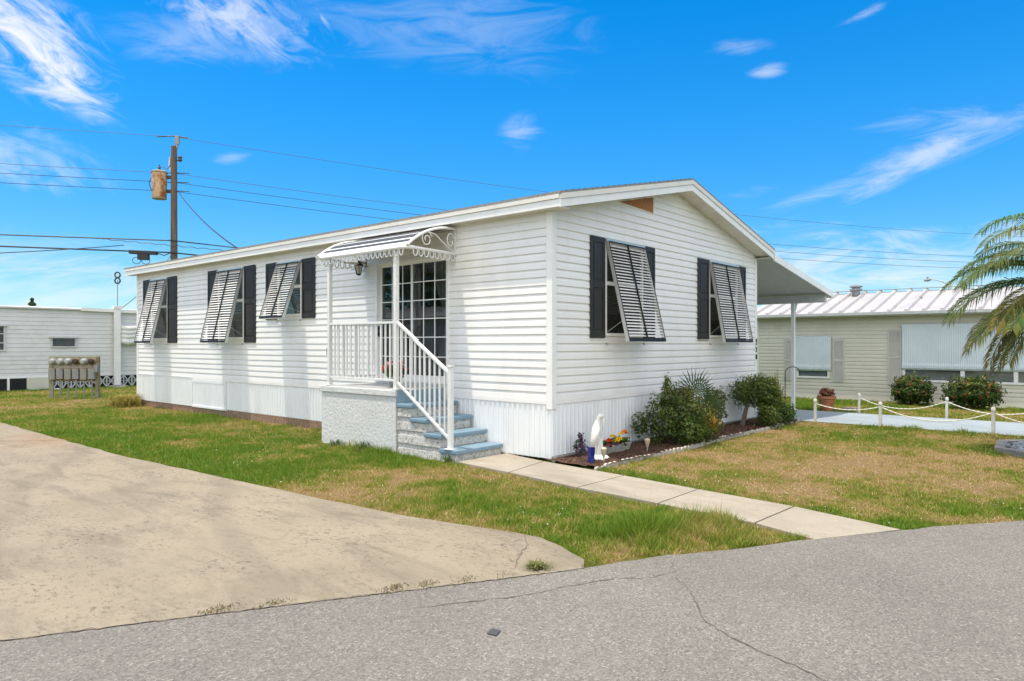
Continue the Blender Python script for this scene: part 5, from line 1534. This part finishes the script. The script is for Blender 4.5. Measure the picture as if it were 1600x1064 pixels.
for k in range(6):
    u = -.62 + k * .245
    c = o0 + ex * u + up * 1.10
    rot = Matrix((ex, up, -ey)).transposed()
    m_ = MB().lathe([(.105, .03), (.105, .07), (.085, .08)], tuple(c), 16, rot=rot).build('meter', 'greymetal' if k not in (3, 5) else 'brickband', mrk, smooth=True)
    MB().lathe([(.085, .08), (.085, .15), (.07, .175), (.03, .185)], tuple(c), 16, rot=rot).build('meter_dome', 'greymetal2' if k not in (3, 5) else 'darksoil', m_, smooth=True)
    RB(u - .1, u + .1, -.13, -.031, .55 + .02 * (k % 2), .88, MB()).build('breaker_box', 'greymetal' if k % 2 else 'rackgrey', mrk, bevel=.008)
    p = o0 + ex * u - ey * .07
    MB().tube([tuple(p + up * .56), tuple(p + up * -.05)], .024, 8).build('conduit', 'rackgrey', mrk)
RB(.68, .80, -.12, -.03, .78, 1.0, MB()).build('junction_box', 'greymetal', mrk)
RB(-.62, -.42, -.05, -.01, .25, .29, MB()).build('brace', 'palegrey', mrk)
spiky('weed_clump', (-.40, 13.9, -.02), 700, .40, 'yellowing clump of grassy weeds at the far corner of the home', 'weeds', (.36, .30, .08), 1.3, .008, rb=.17)
for k, (x, y, lb) in enumerate(((-1.08, 3.55, 'small dark weed clump at the foot of the stucco landing'), (-1.08, 2.75, 'sprawling weed clump against the stucco landing wall'), (-1.0, 1.0, 'weed tuft beside the lowest step'))):
    spiky('weed', (x, y, -.02), 60, .14 if k != 1 else .2, lb, 'weed', (.10, .15, .04), 1.0, .006, rb=.05)
# little weeds along the seam of drive and road
mb = MB()
def tuft(mb, x, y, n, s):
    for _ in range(n):
        a = random.uniform(0, 6.28); b0 = Vector((x + random.gauss(0, s), y + random.gauss(0, s * .5), -.01)); e = b0 + Vector((math.cos(a) * .02, math.sin(a) * .02, random.uniform(.008, .025)))
        mb.quad(b0 + Vector((.004, 0, 0)), b0 - Vector((.004, 0, 0)), e)
for t_, n in ((.06, 50), (.12, 30), (.27, 60), (.33, 40), (.40, 30), (.48, 12), (.60, 20), (.75, 20)):
    i = t_ * 4; pts = [(-5.96, -1.68), (-4.8, -2.31), (-3.99, -2.75), (-3.5, -3.04), (-3.0, -3.25)]; k = int(i); f = i - k
    tuft(mb, pts[k][0] * (1 - f) + pts[k + 1][0] * f, pts[k][1] * (1 - f) + pts[k + 1][1] * f, n * 2, .06)
o = mb.build('seam_weeds', 'leaf'); tint_mesh(o, (.16, .13, .06), .5); tag(o, 'dry sprouts in the seam between driveway and road', 'weeds', kind='stuff')
spiky('crack_weed', (-3.78, -2.78, -.01), 120, .05, 'small olive weed mat in the driveway crack', 'weed', (.14, .15, .04), 2.6, .005)
mb = MB(); mb.prism([(-4.865, -3.30, -.011), (-4.80, -3.275, -.010), (-4.79, -3.335, -.009), (-4.855, -3.36, -.010)], (0, 0, .006)); tag(mb.build('scrap', 'scrap', loc=(-4.83, -3.31, -.01)), 'small dark square scrap lying flat on the asphalt', 'scrap')

# ------------------------------------------------------------------ utility pole, transformer, lines
PXp, PYp = 7.70, 29.69
ud = Vector((.89, -.455, 0)).normalized()              # run of the lines
cr_ = Vector((.6547, -.756, 0)); cf = Vector((.756, .6547, 0))
up_ = thing('utility_pole', (PXp, PYp, 0), 'weathered wooden utility pole rising behind the white mobile home', 'utility pole')
base = Vector((PXp, PYp, 0))
mb = MB(); mb.tube([base, base + up * 6, base + up * 11.45], [.19, .165, .14], 14); mb.build('shaft', 'wood', up_, smooth=True)
mb = MB(); mb.obox(base + up * 11.65 + cr_ * .12, cr_, cf, up, .07, .05, .32); mb.obox(base + up * 11.75 + cr_ * .16, cr_, cf, up, .10, .06, .2); mb.build('top_bracket', 'greymetal', up_, bevel=.01)
MB().tube([base + up * 11.93 - cr_ * .85, base + up * 11.96 + cr_ * .12, base + up * 11.86 + cr_ * .68], .03, 6).build('insulator', 'wire', up_)
for z in (10.12, 9.65, 9.22):
    MB().tube([base + up * z - cr_ * .3, base + up * z, base + up * (z - .02) + cr_ * .75], .025, 6).build('insulator', 'wire', up_)
MB().tube([base + up * 10.75 + cr_ * .1, base + up * 10.72 + cr_ * .28], .03, 6).lathe([(.05, 0), (.11, .06), (.08, .16), (.11, .22), (.05, .3)], tuple(base + up * 10.68 + cr_ * .3), 10).build('insulator', 'wire', up_)
mb = MB(); mb.tube([base + up * 10.9 - cr_ * .2, base + up * 10.5 - cr_ * .22, base + up * 10.2 - cr_ * .15], .05, 6); mb.tube([base + up * 10.1 - cr_ * .15, base + up * 9.9 + cr_ * .02, base + up * 9.6 - cr_ * .0], .03, 6); mb.build('cutout', 'palegrey', up_)
tf = thing('transformer', tuple(base + up * 9 - cr_ * .65), 'rust streaked cylindrical transformer hung on the utility pole', 'transformer')
tc = base - cr_ * .68 - cf * .1
mb = MB(); mb.lathe([(.30, 8.82), (.33, 8.86), (.36, 9.95), (.36, 10.1)], (tc.x, tc.y, 0), 22); mb.build('tank', 'rust', tf, smooth=True)
mb = MB(); mb.lathe([(.385, 10.09), (.385, 10.14), (.30, 10.20), (.05, 10.22)], (tc.x, tc.y, 0), 22); mb.lathe([(.335, 8.80), (.335, 8.86)], (tc.x, tc.y, 0), 22); mb.build('lid', 'greywood', tf, smooth=True)
mb = MB(); mb.lathe([(.05, 10.2), (.09, 10.26), (.05, 10.3), (.08, 10.36), (.04, 10.4), (.03, 10.5)], (tc.x, tc.y, 0), 10); mb.build('bushing', 'wire', tf)
mb = MB(); mb.obox(base - cr_ * .26 + up * 9.9, cr_, cf, up, .12, .06, .08).build('bracket', 'wire', tf)
MB().obox(base - cr_ * .26 + up * 9.2, cr_, cf, up, .12, .06, .08).build('bracket', 'wire', tf)
MB().tube([tc - cr_ * .38 + up * 9.9, tc - cr_ * .52 + up * 9.6, tc - cr_ * .42 + up * 9.3, tc - cr_ * .36 + up * 9.2], .02, 5).build('lead_wire', 'wire', tf)
MB().tube([tc + up * 10.45, tc + up * 10.3 + cr_ * .4, base + up * 10.6 - cr_ * .1], .018, 5).build('lead_wire', 'wire', tf)
def wire(name, A_, B_, sag, r, label, cat, mat='wire', group=None, n=40):
    A_, B_ = Vector(A_), Vector(B_); pts = []
    for k in range(n + 1):
        f = k / n; c = A_.lerp(B_, f); c.z -= 4 * sag * f * (1 - f); pts.append(c)
    o = MB().tube(pts, r, 5).build(name, mat, loc=tuple(A_)); return tag(o, label, cat, group)
def line(name, z, zl, zr, r, label, mat='wire', side=Vector((0, 0, 0)), Ll=45, Lr=85, sl=.9, sr=1.4):
    p = base + side; pts = []
    for (L, zz, sg, s) in ((Ll, zl, sl, -1), (Lr, zr, sr, 1)):
        seg = []
        for k in range(33):
            f = k / 32; c = p + ud * L * f * s + up * (z + (zz - z) * f - 4 * sg * f * (1 - f)); seg.append(c)
        pts = seg[::-1] + pts[0:] if s < 0 else pts + seg[1:]
    o = MB().tube(pts, r, 5).build(name, mat, loc=tuple(pts[0])); return tag(o, label, 'power line', 'overhead lines on the utility pole')
line('power_line', 11.93, 11.9, 11.6, .011, 'topmost thin power line crossing the tip of the pole', sl=.5)
line('power_line', 10.10, 10.0, 9.8, .012, 'upper of three power lines level with the transformer', sl=.35)
line('power_line', 9.65, 9.6, 9.3, .013, 'middle of three power lines level with the transformer', sl=.35)
line('power_line', 9.20, 9.2, 8.8, .013, 'lowest of three power lines level with the transformer', sl=.35)
line('telephone_line', 6.72, 6.8, 6.3, .03, 'thick upper telephone cable above the black splice case', 'cable', side=-cf * .2, sl=.25)
line('telephone_line', 6.12, 6.1, 5.8, .036, 'thick lower telephone cable carrying the black splice case', 'cable', side=-cf * .22, sl=.1)
sc_ = thing('splice_case', tuple(base - cr_ * 1.2 + up * 6.0), 'black splice case hanging on the lower telephone cable', 'cable box')
q = base - ud * 1.25 - cf * .22 + up * 6.06
mb = MB(); mb.obox(q, ud, cf, up, .6, .12, .09); mb.obox(q - up * .2, ud, cf, up, .24, .1, .16); mb.build('case', 'cable', sc_, bevel=.03)
mb = MB()
for s in (-.3, .1):
    mb.tube([q - up * .3 + ud * (s + .18 * math.cos(a)) + up * (.16 * math.sin(a) - .1) for a in np.linspace(0, 6.28, 18)[:-1]], .016, 5, closed=True)
mb.tube([q + ud * .6, q + ud * .9 - up * .1, q + ud * 1.2 + up * .05], .025, 5); mb.build('cable_loop', 'wire', sc_)
wire('service_drop', base + up * 9.2 + cr_ * .2, (3.1, 14.3, 4.42), .25, .022, 'loose service cable dropping from the pole to the home roof', 'cable', 'cable', 'overhead lines on the utility pole')
wire('service_drop', base - ud * 2.2 + up * 6.4, (-18, 27, 3.6), .5, .02, 'slanting cable running down left from the telephone line', 'cable', 'wire', 'overhead lines on the utility pole')
wire('service_drop', base + up * 6.1 - cf * .2, (2.9, 23.2, 2.98), .25, .014, 'thin drop cable from the pole to the white home eave', 'cable', 'wire', 'overhead lines on the utility pole')
mb = MB(); ul = []
for k in range(30):
    f = k / 29; ul.append(base + ud * (-3 + 6 * f) - cf * .25 + up * (6.62 - .30 * f + .03 * math.sin(k * 2.1)))
mb.tube(ul, .016, 5)
tag(mb.build('lashed_cable', 'wire', loc=tuple(ul[0])), 'wavy lashed cable strands tied around the telephone lines at the pole', 'cable', 'overhead lines on the utility pole')

# far street light and conifer, and the home across the way that the door glass mirrors
sl_ = thing('street_lamp', (38, 8.5, 0), 'distant cobra head street lamp above the ribbed metal roof', 'street lamp')
cxs = Vector((-7.73, -5.965, 0)) + cf * 45 + cr_ * (684 / 1097 * 45)
sl_.location = (cxs.x, cxs.y, 0)
mb = MB(); mb.tube([cxs, cxs + up * 5.5], .09, 8); mb.build('pole', 'palegrey', sl_)
mb = MB(); mb.tube([cxs + up * 5.35, cxs + up * 5.6 - cr_ * .5, cxs + up * 5.72 - cr_ * 1.0, cxs + up * 5.72 - cr_ * 1.35], .035, 6); mb.build('arm', 'palegrey', sl_)
mb = MB(); mb.tube([cxs + up * 5.72 - cr_ * 1.2, cxs + up * 5.70 - cr_ * 1.4, cxs + up * 5.66 - cr_ * 1.62], [.05, .11, .06], 8); mb.obox(cxs + up * 5.82 - cr_ * 1.42, cr_, cf, up, .04, .04, .06); mb.build('lamp_head', 'greymetal', sl_, smooth=True)
cp_ = Vector((-7.73, -5.965, 0)) + cf * 60 - cr_ * (750 / 1097 * 60)
pn = thing('pine_tree', (cp_.x, cp_.y, 0), 'small dark conifer top showing above the white home roof', 'tree')
mb = MB(); mb.tube([cp_, cp_ + up * 5.4], [.16, .02], 8); mb.build('trunk', 'bark', pn)
P, N = [], []
for k in range(2600):
    z = 1.0 + 4.5 * random.random(); rr = (5.7 - z) * .42 * math.sqrt(random.random()) * (.75 + .35 * math.sin(z * 14)); a = random.uniform(0, 6.28)
    P.append((cp_.x + rr * math.cos(a), cp_.y + rr * math.sin(a), z - .12 * rr)); N.append((math.cos(a), math.sin(a), .6))
leaf_mesh('crown', P, N, .10, pick(len(P), [(.03, .07, .025), (.05, .10, .03)], (1, 1)), pn)
OH = thing('mobile_home', (-21, 24, 0), 'pale mobile home across the drive, seen mirrored in the sliding door', 'mobile home')
mb = MB(); siding(mb, lambda u, off, z: (-19 + off, u, z), 14, 36, .5, 3.0, .15, [(24, 26, 1.2, 2.4), (29, 30.5, 1.2, 2.4)], [(0, .014), (1, .001)]); mb.box(-25, -19.02, 14, 36, 0, .5); mb.box(-24.9, -24.8, 14, 36, .5, 3); mb.box(-24.8, -19.03, 14.0, 14.1, .5, 3); mb.build('siding', 'home2', OH)
mb = MB(); mb.prism([(-18.6, 13.6, 2.98), (-22, 13.6, 3.75), (-25.4, 13.6, 2.98), (-25.4, 13.6, 3.1), (-22, 13.6, 3.9), (-18.6, 13.6, 3.1)], (0, 22.8, 0)); mb.build('roof', 'tin', OH)
mb = MB(); mb.quad((-19.1, 23.9, 1.1), (-19.1, 26.1, 1.1), (-19.1, 26.1, 2.5), (-19.1, 23.9, 2.5)); mb.quad((-19.1, 28.9, 1.1), (-19.1, 30.6, 1.1), (-19.1, 30.6, 2.5), (-19.1, 28.9, 2.5)); mb.build('window', 'glass', OH)

OT = thing('oak_tree', (-24, 27, 0), 'broad dark shade tree across the drive, mirrored in the sliding door', 'tree')
MB().tube([(-25, 28, -.1), (-25.1, 28, 2), (-25, 28.2, 4.5), (-24.6, 28.4, 6.5)], [.4, .32, .22, .08], 10).build('trunk', 'bark', OT, smooth=True)
P, N = blob_points([(-25, 28, 6.2, 4.5, 5, 2.6), (-24, 23.5, 5.4, 3.5, 3.5, 2.2), (-26, 32, 5.8, 3.8, 4, 2.4), (-25, 29, 7.8, 3, 3.4, 1.8)], 9000)
leaf_mesh('crown', P, N, .17, pick(len(P), GREENS, (4, 3, 1, .1)), OT)
